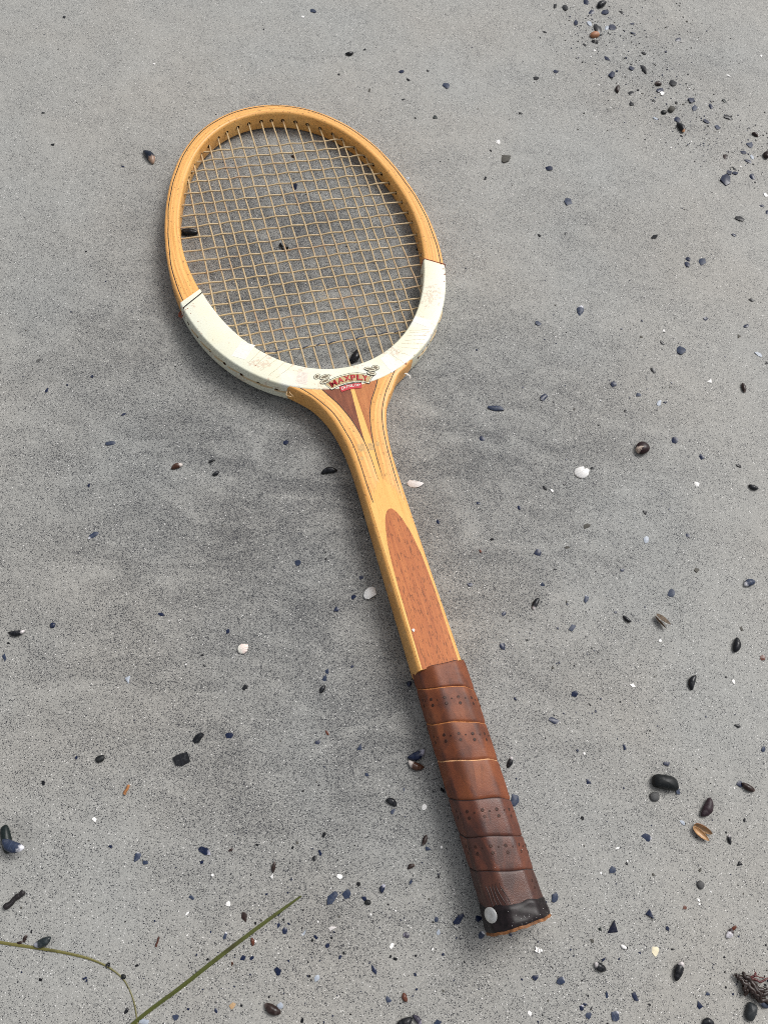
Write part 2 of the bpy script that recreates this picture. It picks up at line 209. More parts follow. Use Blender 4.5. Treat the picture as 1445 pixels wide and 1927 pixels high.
["shard",76.6,-21.3,4.0,0.8,66,"slate","blue slate chip left of the long navy shard"],
["shard",60.3,-32.3,5.7,0.6,1,"purple","violet shard in the lower middle left of the grip end"],
["shard",52.5,-39.5,3.5,0.7,66,"white","bright white chip below the violet shard"],
["shard",44.5,-53.2,6.2,0.4,-52,"navy","narrow navy shard in the bottom middle"],
["shard",12.7,-62.6,4.6,0.6,68,"pale","pale translucent flake in the bottom middle"],
["mussel",64.2,-64.0,5.1,0.75,122,"redbrown","red-brown ridged shell near the bottom edge middle"],
["shard",55.3,-66.5,4.3,0.7,-46,"slate","slate chip left of the red-brown ridged shell"],
["mussel",66.5,-76.0,9.0,0.75,26,"black","black mussel cut by the bottom edge, left of a pair"],
["mussel",73.1,-73.4,6.7,0.6,-36,"purple","purple-grey mussel cut by the bottom edge, right of a pair"],
["shard",84.6,-73.4,5.8,0.7,18,"slate","slate chip cut by the bottom edge right of the mussel pair"],
["pebble",212.7,82.2,17.5,0.54,3,"black","large smooth oblong black pebble right of the grip"],
["pebble",206.6,72.4,6.4,0.95,10,"grey","round dark grey pebble below the oblong black pebble"],
["shard",222.0,78.5,4.5,0.9,53,"slate","slate chip right under the oblong black pebble"],
["shard",163.1,73.9,5.1,0.7,-30,"navy","navy chip midway between the grip and the oblong black pebble"],
["mussel",268.3,89.2,9.8,0.6,-20,"brown","purple-brown mussel near the right edge level with the oblong pebble"],
["shard",263.0,90.3,5.8,0.8,61,"navy","navy crumb at the upper end of the purple-brown mussel"],
["mussel",241.3,71.4,14.2,0.6,65,"purple_d","dark purple mussel pointing up, above the open orange-brown shell"],
["shard",225.4,59.8,4.2,0.7,-31,"pale","pale slate flake left of the open orange-brown shell"],
["mussel",255.9,55.0,6.2,0.55,101,"black_w","small black mussel with a white stripe right of the open shell"],
["shard",202.3,46.8,7.4,0.7,-9,"slate_w","pale-edged slate shard left of the open orange-brown shell"],
["shard",262.3,41.6,6.2,0.6,79,"black","dark pointed shard below the open orange-brown shell"],
["shard",181.2,24.2,5.4,0.8,44,"slate","ribbed slate chip right of the lower grip"],
["shard",183.9,37.3,3.1,0.6,36,"white","tiny white crumb right of the lower grip"],
["pebble",237.1,25.3,5.0,0.9,60,"grey","round grey pebble on bare sand right of the grip end"],
["shard",146.5,2.6,6.4,0.7,78,"slate","slate oval flake right beside the grip end"],
["shard",116.2,53.9,9.5,0.6,85,"slate","slate shard pressed against the right side of the grip"],
["shard",204.8,3.0,8.9,0.6,-52,"navy","shiny navy pointed shard right of the grip end"],
["shard",183.5,-8.1,10.2,0.75,62,"navy_d","dark navy triangular shard right of the grip end"],
["shard",175.1,-9.5,6.3,0.42,-57,"darkgreen","dark green-grey splinter left of the dark navy triangle"],
["mussel",190.2,-17.0,4.2,0.65,-18,"white","small white oval shell below the dark navy triangle"],
["shard",209.7,-15.8,6.4,0.7,70,"cream","cream shell chip right of the small white oval shell"],
["mussel",176.6,-30.0,8.1,0.75,162,"black_w","black mussel with a white tip at left, below the dark navy triangle"],
["shard",178.6,-25.5,3.3,0.8,71,"navy","navy crumb on top of the white-tipped black mussel"],
["mussel",223.8,-24.1,11.7,0.6,69,"black_w","black mussel with a white tip pointing up in the lower right"],
["crumb",139.4,-27.2,6.8,0.5,18,"white","white crumbly lumps below the grip end"],
["mussel",255.4,1.1,6.9,0.7,-121,"white_b","pearly white and brown mussel in the lower right"],
["shard",258.1,4.5,5.3,0.4,50,"redbrown","red-brown splinter touching the pearly mussel"],
["shard",198.4,-41.8,5.6,0.65,-63,"navy","navy ribbed shard near the bottom edge left of the lower right mussel"],
["shard",154.0,-40.9,6.5,0.75,26,"slate_w","shiny slate shard below the grip end"],
["shard",236.9,-39.6,4.7,0.95,13,"navy","square navy chip near the bottom edge"],
["pebble",267.2,-37.9,10.4,0.56,72,"grey_d","smooth dark grey oval pebble below the seaweed tuft"],
["mussel",275.6,-32.8,8.1,0.6,162,"slate_w","slate mussel at the right edge below the seaweed tuft"],
["mussel",241.7,-47.5,7.7,0.75,9,"black","black mussel cut by the bottom edge in the lower right"],
["shard",187.2,-53.1,6.6,0.9,42,"slate_w","rounded pale slate shard near the bottom edge"],
["shard",171.6,-55.6,3.9,0.9,61,"slate","slate chip left of the rounded pale slate shard"],
["shard",167.3,-52.6,4.1,0.6,71,"navy_w","navy and white chip near the bottom edge"],
["shard",137.4,-60.1,3.9,0.8,-17,"white","white chip near the bottom edge below the grip"],
["chip",-394.4,687.4,5.3,0.82,-58,"black","tiny black shell chip well upper left of the navy mussel left of the racket head"],
["chip",-368.4,557.8,3.9,0.61,-157,"black","tiny black shell chip far left of the tip of the racket head"],
["chip",-347.0,522.1,4.5,0.65,42,"black","tiny black shell chip well left of the tip of the racket head"],
["chip",-280.8,512.3,4.4,0.52,153,"navy","tiny navy shell chip close left of the navy mussel left of the racket head"],
["chip",-173.4,753.6,4.1,0.9,41,"white","tiny white shell chip upper left of the small mussel above the racket head"],
["chip",-104.9,724.4,5.1,0.59,-104,"black","tiny black shell chip just right of the small mussel above the racket head"],
["chip",-64.4,703.2,6.0,0.89,163,"navy","small navy shell chip right of the small mussel above the racket head"],
["chip",-56.0,694.1,4.8,0.84,-34,"black","nearer black chip of two lower right of the small mussel above the racket head"],
["chip",-39.6,711.0,4.9,0.7,143,"black","tiny black shell chip far left of the orange-tipped black mussel"],
["chip",-90.0,669.3,5.9,0.52,-98,"mud","tiny grey-brown shell chip close lower right of the small mussel above the racket head"],
["chip",-56.2,666.3,4.0,0.61,-139,"black","farther black chip of two lower right of the small mussel above the racket head"],
["chip",-41.3,644.9,4.0,0.53,-41,"black","tiny black shell chip far upper left of the white-edged slate piece"],
["chip",-22.5,650.1,5.8,0.85,-100,"darkgreen","tiny dark green shell chip upper left of the mud-brown flake"],
["chip",40.1,633.6,5.8,0.86,91,"white","tiny white shell chip just upper left of the mud-brown flake"],
["chip",34.5,621.1,3.9,0.51,-45,"black","tiny black shell chip just upper left of the mud-brown flake"],
["chip",33.8,585.5,5.5,0.5,-94,"black","tiny black shell chip close lower left of the mud-brown flake"],
["chip",-35.5,568.2,4.1,0.67,-163,"pale","tiny pale shell chip above the right end of the white band"],
["chip",76.6,844.5,7.4,0.63,84,"black","tiny black shell chip close left of the top edge mussel"],
["chip",108.5,860.2,10.1,0.63,-72,"navy","small navy shell chip just left of the top edge mussel"],
["chip",115.2,845.3,8.2,0.78,70,"navy","tiny navy shell chip just lower left of the top edge mussel"],
["chip",147.8,854.9,5.5,0.82,168,"black","tiny black shell chip just right of the top edge mussel"],
["chip",100.2,824.4,9.6,0.63,91,"navy","small navy shell chip just upper left of the orange-brown pebble in the top right"],
["chip",114.7,826.9,8.8,0.7,-74,"pale","small pale shell chip just above the orange-brown pebble in the top right"],
["chip",159.3,839.9,5.8,0.59,-161,"navy","tiny navy shell chip close lower right of the top edge mussel"],
["chip",85.6,745.2,6.3,0.87,22,"navy","small navy shell chip close lower left of the orange-brown pebble in the top right"],
["chip",67.0,729.9,6.4,0.84,51,"black","tiny black shell chip above the mud-brown flake"],
["chip",161.2,770.0,7.9,0.88,129,"navy","small navy shell chip close lower right of the orange-brown pebble in the top right"],
["chip",173.4,796.4,6.5,0.87,142,"black","small black shell chip close right of the orange-brown pebble in the top right"],
["chip",208.3,828.2,7.7,0.6,-140,"navy","small navy shell chip right of the orange-brown pebble in the top right"],
["chip",163.5,718.1,6.4,0.77,-90,"black","tiny black shell chip close left of the round black pebble"],
["chip",204.1,759.5,10.2,0.69,-104,"black","small black shell chip close above the round black pebble"],
["chip",210.0,708.6,8.6,0.76,84,"navy","small navy shell chip just upper left of the orange-tipped black mussel"],
["chip",223.4,738.9,9.2,0.78,55,"navy","small navy shell chip close upper right of the round black pebble"],
["chip",226.8,728.3,8.5,0.65,-117,"slate","small slate blue shell chip just upper right of the orange-tipped black mussel"],
["chip",242.8,735.7,9.0,0.58,-77,"navy","small navy shell chip close upper right of the orange-tipped black mussel"],
["chip",256.9,747.3,6.3,0.82,137,"darkgreen","small dark green shell chip close upper right of the orange-tipped black mussel"],
["chip",238.6,713.2,7.1,0.79,134,"navy","small navy shell chip close right of the orange-tipped black mussel"],
["chip",281.8,692.0,9.0,0.88,-125,"slate","small slate blue shell chip close upper right of the jagged navy shard"],
["chip",275.3,680.1,6.7,0.79,11,"navy","small navy shell chip close upper right of the jagged navy shard"],
["chip",283.6,675.8,6.4,0.56,-74,"pale","tiny pale shell chip close upper right of the jagged navy shard"],
["chip",261.0,650.0,8.1,0.84,-100,"navy","nearer navy chip of two just upper right of the jagged navy shard"],
["chip",266.2,656.3,5.8,0.72,144,"black","small black shell chip just upper right of the jagged navy shard"],
["chip",266.6,650.8,6.4,0.88,-175,"navy","farther navy chip of two just upper right of the jagged navy shard"],
["chip",283.0,649.4,8.7,0.66,109,"navy","small navy shell chip close right of the jagged navy shard"],
["chip",291.9,614.6,5.9,0.67,15,"navy","small navy shell chip close upper right of the black angular shard"],
["chip",296.7,607.8,5.7,0.87,-122,"navy","tiny navy shell chip close right of the black angular shard"],
["chip",264.7,571.1,6.0,0.63,-24,"navy","small navy shell chip just below the black angular shard"],
["chip",57.0,676.7,5.8,0.58,9,"black","small black shell chip close above the mud-brown flake"],
["chip",296.3,827.2,5.1,0.56,-71,"white","tiny white shell chip well above the jagged navy shard"],
["chip",261.0,786.6,5.5,0.53,144,"white","tiny white shell chip above the jagged navy shard"],
["chip",222.6,532.6,5.7,0.83,-53,"navy","nearer navy chip of two lower left of the black angular shard"],
["chip",235.5,532.6,9.6,0.71,61,"slate","small slate blue shell chip lower left of the black angular shard"],
["chip",222.2,526.4,6.8,0.7,93,"navy","farther navy chip of two lower left of the black angular shard"],
["chip",112.5,537.4,4.4,0.54,-145,"black","tiny black shell chip above the white-edged slate piece"],
["chip",89.6,529.6,4.4,0.61,-48,"black","tiny black shell chip upper left of the white-edged slate piece"],
["chip",69.1,801.0,5.4,0.52,167,"black","tiny black shell chip close left of the orange-brown pebble in the top right"],
["chip",169.5,739.8,4.7,0.58,17,"black","tiny black shell chip close upper left of the round black pebble"],
["chip",185.5,728.6,4.5,0.87,119,"black","tiny black shell chip just upper left of the round black pebble"],
["chip",214.6,686.7,3.8,0.69,-41,"black","tiny black shell chip just below the orange-tipped black mussel"],
["chip",97.1,432.7,6.2,0.77,172,"slate","small slate blue shell chip close left of the white-edged slate piece"],
["chip",195.9,406.0,6.4,0.63,-50,"black","small black shell chip above the smooth white chip right of the shaft"],
["chip",190.8,397.5,4.9,0.66,-74,"black","tiny black shell chip left of the white triangle chip"],
["chip",163.2,385.1,6.3,0.79,-133,"navy","small navy shell chip upper left of the round dark maroon shell"],
["chip",184.0,379.3,5.6,0.78,-167,"slate","small slate blue shell chip far above the brown shell on its edge"],
["chip",201.1,374.8,6.6,0.5,-104,"pale","small pale shell chip close above the round dark maroon shell"],
["chip",205.9,376.8,4.6,0.56,27,"navy","tiny navy shell chip close lower left of the white triangle chip"],
["chip",203.2,449.2,5.6,0.58,81,"white","tiny white shell chip upper left of the white triangle chip"],
["chip",239.1,469.9,5.8,0.59,32,"navy","small navy shell chip below the black angular shard"],
["chip",267.6,458.3,6.3,0.85,-132,"mud","small grey-brown shell chip upper right of the white triangle chip"],
["chip",290.8,435.4,5.8,0.65,123,"black","small black shell chip right of the white triangle chip"],
["chip",265.8,330.9,5.0,0.77,156,"black","small black shell chip close upper right of the smooth white chip right of the shaft"],
["chip",236.6,332.8,5.8,0.88,-78,"navy","small navy shell chip close above the smooth white chip right of the shaft"],
["chip",121.5,278.8,3.4,0.78,141,"white","tiny white shell chip close lower left of the notched white scallop piece"],
["chip",174.3,361.8,3.1,0.83,124,"black","tiny black shell chip close upper left of the round dark maroon shell"],
["chip",131.1,287.3,4.5,0.85,88,"black","tiny black shell chip just lower left of the notched white scallop piece"],
["chip",184.5,438.3,3.9,0.79,-165,"mud","tiny grey-brown shell chip lower right of the white-edged slate piece"],
["chip",151.0,304.6,4.3,0.63,-155,"black","tiny black shell chip just right of the notched white scallop piece"],
["chip",136.3,234.7,5.0,0.52,-171,"mud","small grey-brown shell chip below the notched white scallop piece"],
["chip",129.5,216.1,3.4,0.71,27,"black","tiny black shell chip far upper right of the pair of mussels by the grip"],
["chip",121.0,202.4,4.8,0.83,-177,"slate","small slate blue shell chip below the notched white scallop piece"],
["chip",178.0,225.1,4.5,0.72,19,"navy","small navy shell chip lower left of the smooth white chip right of the shaft"],
["chip",226.0,263.1,5.1,0.74,-172,"navy","small navy shell chip close below the smooth white chip right of the shaft"],
["chip",194.8,252.7,6.2,0.71,-95,"pale","small pale shell chip lower left of the smooth white chip right of the shaft"],
["chip",233.0,236.2,5.5,0.7,-147,"mud","small grey-brown shell chip upper right of the brown shell on its edge"],
["chip",96.0,175.4,5.0,0.6,-129,"navy","small navy shell chip far lower right of the mussel left of the upper shaft"],
["chip",144.7,174.8,6.6,0.77,-151,"slate","small slate blue shell chip upper left of the white diamond chip"],
["chip",265.7,197.4,4.7,0.9,70,"mud","small grey-brown shell chip just above the plump black mussel"],
["chip",280.3,179.1,4.9,0.88,-93,"redbrown","small red-brown shell chip close lower right of the plump black mussel"],
["chip",259.5,158.1,3.5,0.68,106,"white","tiny white shell chip close below the plump black mussel"],
["chip",185.7,100.0,5.2,0.52,97,"navy","small navy shell chip close upper left of the oblong black pebble"],
["chip",214.2,94.6,5.1,0.6,16,"navy","small navy shell chip just above the oblong black pebble"],
["chip",110.0,117.9,3.8,0.57,-41,"navy","small navy shell chip upper right of the pair of mussels by the grip"],
["chip",279.0,115.5,4.8,0.6,-112,"slate","small slate blue shell chip upper right of the open orange-brown shell"],
["chip",-281.4,304.7,4.4,0.58,42,"grey","small grey shell chip well upper left of the white-tipped brown shell"],
["chip",-266.6,280.3,4.3,0.7,-94,"navy","tiny navy shell chip well upper left of the white-tipped brown shell"],
["chip",-204.9,272.4,3.8,0.68,-147,"navy","tiny navy shell chip upper left of the white-tipped brown shell"],
["chip",-211.7,211.4,3.6,0.7,116,"navy","tiny navy shell chip close above the slate sliver at far left"],
["chip",-134.9,129.1,5.2,0.58,-17,"navy","small navy shell chip left of the pinkish white broken shell piece"],
["chip",-225.1,81.4,5.4,0.6,-75,"slate","small slate blue shell chip close lower left of the mussel at the left edge"],
["chip",-88.4,126.6,4.5,0.63,84,"navy","small navy shell chip close upper left of the pinkish white broken shell piece"],
["chip",-67.7,91.7,4.7,0.87,45,"black","small black shell chip close below the pinkish white broken shell piece"],
["chip",-97.5,100.6,2.5,0.57,144,"black","tiny black shell chip close lower left of the pinkish white broken shell piece"],
["chip",-225.9,91.3,2.8,0.52,11,"black","tiny black shell chip just lower left of the mussel at the left edge"],
["chip",-82.3,275.3,5.7,0.67,92,"navy","small navy shell chip close upper left of the mussel left of the upper shaft"],
["chip",-7.0,181.8,3.7,0.89,-131,"navy","tiny navy shell chip just upper left of the bright white broken shell piece"],
["chip",-9.1,72.9,4.3,0.6,-28,"redbrown","small red-brown shell chip left of the pair of mussels by the grip"],
["chip",-13.7,66.3,4.2,0.87,-130,"navy","small navy shell chip left of the pair of mussels by the grip"],
["chip",-1.4,118.7,3.0,0.84,47,"navy","tiny navy shell chip below the bright white broken shell piece"],
["chip",63.9,311.9,5.3,0.81,149,"navy","small navy shell chip well below the right end of the white band"],
["chip",40.2,235.2,4.0,0.75,123,"navy","tiny navy shell chip upper right of the bright white broken shell piece"],
["chip",81.0,229.7,3.9,0.54,-166,"black","tiny black shell chip lower left of the notched white scallop piece"],
["chip",74.0,218.9,3.5,0.83,-80,"redbrown","tiny red-brown shell chip right of the bright white broken shell piece"],
["chip",69.6,191.9,4.8,0.66,-175,"navy","small navy shell chip right of the bright white broken shell piece"],
["chip",67.4,256.5,4.4,0.65,-9,"navy","small navy shell chip left of the notched white scallop piece"],
["chip",98.2,259.0,4.4,0.67,-37,"navy","small navy shell chip lower left of the notched white scallop piece"],
["chip",-174.7,12.0,3.8,0.64,150,"black","small black shell chip above the charred black stick"],
["chip",-52.6,-5.1,3.9,0.61,31,"brown","small brown shell chip upper left of the tip of the broad seagrass blade"],
["chip",-153.6,-66.6,2.6,0.52,102,"black","tiny black shell chip close lower right of the charred black stick"],
["chip",-140.4,-88.8,3.1,0.68,-157,"black","small black shell chip below the charred black stick"],
["chip",-89.9,-73.3,2.5,0.56,18,"black","tiny black shell chip well lower right of the charred black stick"],
["chip",-68.8,-34.3,4.0,0.55,-16,"slate","small slate blue shell chip left of the tip of the broad seagrass blade"],
["chip",-137.8,-2.8,3.7,0.88,150,"white","small white shell chip lower left of the large black ridged shell piece"],
["chip",-26.6,-59.0,3.1,0.66,48,"navy","small navy shell chip lower left of the tip of the broad seagrass blade"],
["chip",1.0,2.5,4.3,0.51,-59,"navy","small navy shell chip close above the large ridged slate shard"],
["chip",-1.9,-1.0,4.0,0.87,33,"black","small black shell chip close upper left of the large ridged slate shard"],
["chip",-16.2,2.5,2.5,0.6,-103,"black","tiny black shell chip upper left of the large ridged slate shard"],
["chip",65.4,16.2,4.6,0.6,-177,"slate","small slate blue shell chip upper left of the metal tack on the grip end"],
["chip",15.4,-8.4,4.4,0.88,-26,"white","small white shell chip just above the large ridged slate shard"],
["chip",-16.4,-33.7,4.6,0.71,33,"navy","small navy shell chip left of the large ridged slate shard"],
["chip",-15.0,-39.9,3.9,0.66,76,"navy","nearer navy chip of two close lower left of the tip of the broad seagrass blade"],
["chip",-11.0,-42.1,4.6,0.79,-81,"navy","farther navy chip of two close lower left of the tip of the broad seagrass blade"],
["chip",8.5,-84.6,3.2,0.63,77,"black","small black shell chip close right of the brown-black mussel near the bottom edge"],
["chip",55.8,-45.9,3.0,0.65,166,"black","tiny black shell chip lower right of the large ridged slate shard"],
["chip",59.8,39.6,4.0,0.82,-107,"white","small white shell chip close below the pair of mussels by the grip"],
["chip",-26.6,-82.8,2.4,0.68,137,"black","tiny black shell chip close left of the brown-black mussel near the bottom edge"],
["chip",-68.0,-14.9,3.0,0.65,33,"navy","tiny navy shell chip below the large black ridged shell piece"],
["chip",-123.5,-15.7,2.7,0.7,-7,"navy","tiny navy shell chip upper right of the charred black stick"],
["chip",138.8,-41.5,4.5,0.74,-153,"navy","small navy shell chip lower right of the metal tack on the grip end"],
["chip",227.5,11.0,3.4,0.82,-150,"redbrown","tiny red-brown shell chip above the white-tipped black mussel lower right"],
["chip",181.6,-43.5,4.1,0.63,97,"slate","small slate blue shell chip far right of the large ridged slate shard"],
["chip",190.6,31.0,2.1,0.7,-31,"white","tiny white shell chip left of the open orange-brown shell"],
["chip",169.0,-50.4,3.0,0.56,-3,"navy","tiny navy shell chip far below the oblong black pebble"],
["chip",174.3,21.1,2.1,0.69,-73,"white","tiny white shell chip lower left of the open orange-brown shell"],
["chip",200.0,-18.2,2.7,0.85,-179,"navy","tiny navy shell chip close lower right of the dark navy triangular shard"],
["chip",241.6,-33.4,4.1,0.71,47,"slate","small slate blue shell chip close lower right of the white-tipped black mussel lower right"],
["chip",265.8,68.6,3.2,0.64,89,"black","tiny black shell chip close right of the open orange-brown shell"],
["chip",-40.1,-87.3,3.1,0.66,-49,"navy","small navy shell chip left of the brown-black mussel near the bottom edge"],
["chip",45.5,47.7,3.1,0.51,-67,"slate","tiny slate blue shell chip close lower left of the pair of mussels by the grip"],
["chip",20.7,52.3,3.3,0.88,10,"slate","tiny slate blue shell chip close left of the pair of mussels by the grip"],
["chip",58.3,-4.0,3.8,0.58,-109,"slate","small slate blue shell chip right of the large ridged slate shard"],
["chip",23.6,-49.9,3.1,0.58,-117,"navy","small navy shell chip below the large ridged slate shard"],
["chip",7.5,-42.3,3.8,0.51,149,"navy","small navy shell chip close below the tip of the broad seagrass blade"]]
BROAD = [[-5.4,-22.6],[-17.9,-34.5],[-30.8,-47.1],[-45.8,-62.2],[-62.7,-79.8],[-77.0,-93.8],[-87.2,-104.9],[-99.4,-118.1]]
STRAND = [[-187.7,-74.8],[-169.2,-74.7],[-150.9,-74.1],[-135.6,-73.7],[-121.5,-74.0],[-111.9,-75.1],[-102.9,-77.4],[-94.5,-81.5],[-87.8,-88.3],[-83.5,-95.4],[-80.0,-103.8],[-77.6,-109.7]]
OPEN = [237.2,56.5,12.6,-25]
EDGE = [207.3,191.4,12.2,-36]
TUFT = [[[268.1,-23.2],[259.4,-21.3],[257.8,-19.9]],[[269.1,-23.1],[262.7,-20.0],[262.1,-18.1]],[[266.8,-26.8],[261.7,-23.2],[258.1,-21.3]],[[265.9,-23.6],[263.5,-28.4],[263.2,-30.1]],[[264.3,-21.6],[269.1,-25.3],[272.2,-30.3],[274.4,-31.6]],[[267.5,-21.1],[273.4,-21.0],[277.7,-18.3],[283.8,-20.1]],[[268.1,-24.1],[272.3,-25.9],[276.5,-25.2],[284.4,-21.1]],[[264.3,-22.5],[266.8,-26.8],[270.6,-28.9],[272.5,-30.8]],[[265.3,-20.4],[269.5,-19.1],[268.6,-18.1],[275.4,-19.3]],[[269.3,-27.5],[273.2,-28.0],[278.4,-26.0],[285.1,-28.2]],[[267.4,-28.9],[271.8,-30.9],[277.0,-31.2],[283.3,-34.5]],[[264.9,-25.2],[268.0,-28.2],[270.2,-30.1]],[[263.9,-23.4],[262.3,-26.4],[263.8,-29.2]]]
DARK = [[-62,223,175,0.88],[-121,451,115,0.85],[51,293,135,0.85],[-2,78,120,0.72],[-179,317,125,0.55],[154,540,100,0.25],[185,776,110,0.3],[104,141,90,0.4],[30,21,80,0.4],[160,80,70,0.2]]  # darker sand: real dark grains plus a soft shadow painted round the racket
CHIPS = [[-107.35,470.94,0.7],[-106.13,468.65,0.45],[-104.78,469.44,0.5],[-103.24,464.5,0.4],[105.6,473.1,0.7],[105.19,467.45,0.9],[105.39,478.32,0.5],[47.68,387.95,0.8],[56.55,394.34,0.5],[63.03,399.77,0.4],[-91.44,436.87,0.35],[-65.14,408.03,0.4],[-99.12,456.03,0.5],[102.32,460.0,0.5]]
BANDSP = [[116,814,45,230],[158,760,55,240],[213,713,60,240],[276,678,55,220],[188,835,70,200],[21,-39,60,110],[162,-35,60,60],[92,-16,40,50],[-41,-55,50,55],[161,403,90,110],[157,132,60,90],[271,-23,30,60],[231,44,60,45]]
VIEW = [[-579.3,788.6],[412.2,1106.0],[325.1,-74.9],[-182.2,-154.0]]
MAINS = [[-80.1,615.5,-84.1,466.8],[-72.1,629.3,-71.1,444.0],[-63.7,641.0,-62.4,433.7],[-54.9,647.9,-53.9,425.2],[-45.7,659.7,-44.8,415.5],[-36.8,664.9,-35.9,409.3],[-26.2,671.3,-26.5,403.1],[-15.2,673.3,-16.6,399.0],[-3.6,676.1,-5.9,396.8],[5.9,675.6,6.9,396.5],[16.2,674.3,17.3,398.3],[27.0,670.0,26.4,401.7],[37.3,665.7,35.7,405.2],[47.3,658.1,45.4,412.0],[57.2,650.2,53.6,419.4],[63.9,642.1,62.0,428.8],[73.0,631.0,70.1,438.4],[79.7,619.6,83.5,458.8]]
CROSSES = [[-61.9,643.4,63.9,642.1],[-70.5,632.9,72.6,631.4],[-76.7,621.7,78.7,619.7],[-82.2,609.3,84.0,607.6],[-87.2,596.4,89.8,596.2],[-91.2,584.2,92.8,583.7],[-94.2,571.9,96.0,571.3],[-95.9,560.0,97.4,559.4],[-97.5,548.0,98.8,546.8],[-98.9,534.1,99.3,534.8],[-98.6,523.2,98.0,521.0],[-98.3,510.3,99.2,511.5],[-96.7,499.4,96.6,498.2],[-92.6,488.6,95.5,488.3],[-89.2,476.4,90.8,476.3],[-83.5,465.6,86.7,466.1],[-78.2,454.9,81.1,454.2],[-69.9,443.8,74.8,444.7],[-61.5,432.5,65.3,433.5],[-53.0,423.5,56.8,424.1]]
TREBLE = [[-54.71,425.12],[-44.52,424.17],[-32.44,423.89],[-20.65,423.69],[-6.0,424.25],[5.25,424.45],[15.63,424.31],[25.95,425.25],[36.14,425.44],[47.11,424.97],[58.86,423.83]]
LOOPS = [[[-103.85,458.68],[-102.7,453.33],[-99.04,450.3]],[[-97.43,447.56],[-95.82,440.38],[-92.81,434.04]],[[-91.86,430.21],[-88.39,426.42],[-83.98,425.36]],[[-82.0,422.59],[-79.66,415.43],[-76.22,411.67]],[[-75.11,408.9],[-66.17,399.49],[-56.54,391.5]],[[-63.82,402.58],[-60.34,395.29],[-55.74,391.34]],[[-54.74,390.13],[-49.52,387.07],[-45.29,385.21]]]

# ------------------------------------------------------------------ helpers
RX, RY, RPH, RRHO = 120.346, -16.998, 0.44934162, -0.04753769
ZB, ZH = 15.9715, 9.6182
rnd = random.Random(11)

def lateral(x, y):
    dx, dy = x - RX, y - RY; c, s = math.cos(RPH), math.sin(RPH)
    return dx * c + dy * s, -dx * s + dy * c

def sand_z(x, y):
    """height of the sand; works for numbers and arrays"""
    x = np.asarray(x, float); y = np.asarray(y, float)
    a, s = lateral(x, y)
    z = 1.3 * np.exp(-(np.abs(a) / 34) ** 2.5) * np.clip((s + 20) / 40, 0, 1) * np.clip((420 - s) / 60, 0, 1) + 0.4 * np.exp(-(a / 150) ** 2 - ((s - 480) / 260) ** 2) + 0.92 * math.tan(RRHO) * a * np.exp(-((s - 530) / 210) ** 2 - (a / 190) ** 2)
    z = z + 0.35 * np.sin(x / 61 + 1.3 * np.sin(y / 83)) * np.sin(y / 47 + .7) + 0.22 * np.sin(x / 23 + y / 31 + 2 * np.sin(x / 55))
    return z

def link(o, parent=None):
    C.objects.link(o)
    if parent is not None: o.parent = parent
    return o

def tag(o, label=None, category=None, group=None, kind=None):
    for k, v in (('label', label), ('category', category), ('group', group), ('kind', kind)):
        if v: o[k] = v
    return o

def mesh_obj(name, verts, faces, mats, parent=None, smooth=True, fmat=None, uvs=None, sharp=None):
    me = bpy.data.meshes.new(name)
    me.from_pydata([(v[0] * MM, v[1] * MM, v[2] * MM) for v in verts], [], faces)
    for mt in (mats if isinstance(mats, (list, tuple)) else [mats]): me.materials.append(mt)
    if fmat is not None: me.polygons.foreach_set('material_index', fmat)
    if uvs is not None:
        uv = me.uv_layers.new(name='UVMap')
        idx = np.zeros(len(me.loops), np.int32); me.loops.foreach_get('vertex_index', idx)
        uv.data.foreach_set('uv', np.asarray(uvs, np.float32)[idx].ravel())
    if smooth: me.polygons.foreach_set('use_smooth', [True] * len(me.polygons))
    me.validate(); me.update()
    if smooth and sharp: me.set_sharp_from_angle(angle=math.radians(sharp))
    return link(bpy.data.objects.new(name, me), parent)

def spline(pts, n):
    """Catmull-Rom resampled evenly over the control index"""
    P = np.asarray(pts, float); k = len(P)
    Q = np.vstack([2 * P[0] - P[1], P, 2 * P[-1] - P[-2]])
    t = np.linspace(0, k - 1 - 1e-9, n); i = t.astype(int); f = (t - i)[:, None]
    a, b, c, d = Q[i], Q[i + 1], Q[i + 2], Q[i + 3]
    return .5 * (2 * b + (c - a) * f + (2 * a - 5 * b + 4 * c - d) * f ** 2 + (3 * b - a - 3 * c + d) * f ** 3)

def even(pts, n):
    P = np.asarray(pts, float)
    d = np.r_[0, np.cumsum(np.linalg.norm(np.diff(P, axis=0), axis=1))]
    t = np.linspace(0, d[-1], n)
    return np.stack([np.interp(t, d, P[:, j]) for j in range(P.shape[1])], 1)

def tube(pts, rad, sides=8, cap=True):
    P = np.asarray(pts, float); n = len(P)
    R = np.full(n, rad, float) if np.isscalar(rad) else np.asarray(rad, float)
    T = np.gradient(P, axis=0); T /= np.linalg.norm(T, axis=1)[:, None] + 1e-12
    ref = np.array([0, 0, 1.0]) if abs(T[:, 2]).mean() < .8 else np.array([1.0, 0, 0])
    A = np.cross(T, ref); A /= np.linalg.norm(A, axis=1)[:, None]; B = np.cross(A, T)
    v, f = [], []
    for i in range(n):
        for k in range(sides):
            an = 2 * math.pi * k / sides
            v.append(P[i] + R[i] * (math.cos(an) * A[i] + math.sin(an) * B[i]))
    for i in range(n - 1):
        for k in range(sides):
            a = i * sides + k; b = i * sides + (k + 1) % sides
            f.append((a, b, b + sides, a + sides))
    if cap:
        f.append(tuple(range(sides))); f.append(tuple(range((n - 1) * sides, n * sides))[::-1])
    return v, f

def join(parts):
    V, F = [], []
    for v, f in parts:
        o = len(V); V.extend(v); F.extend(tuple(i + o for i in q) for q in f)
    return V, F

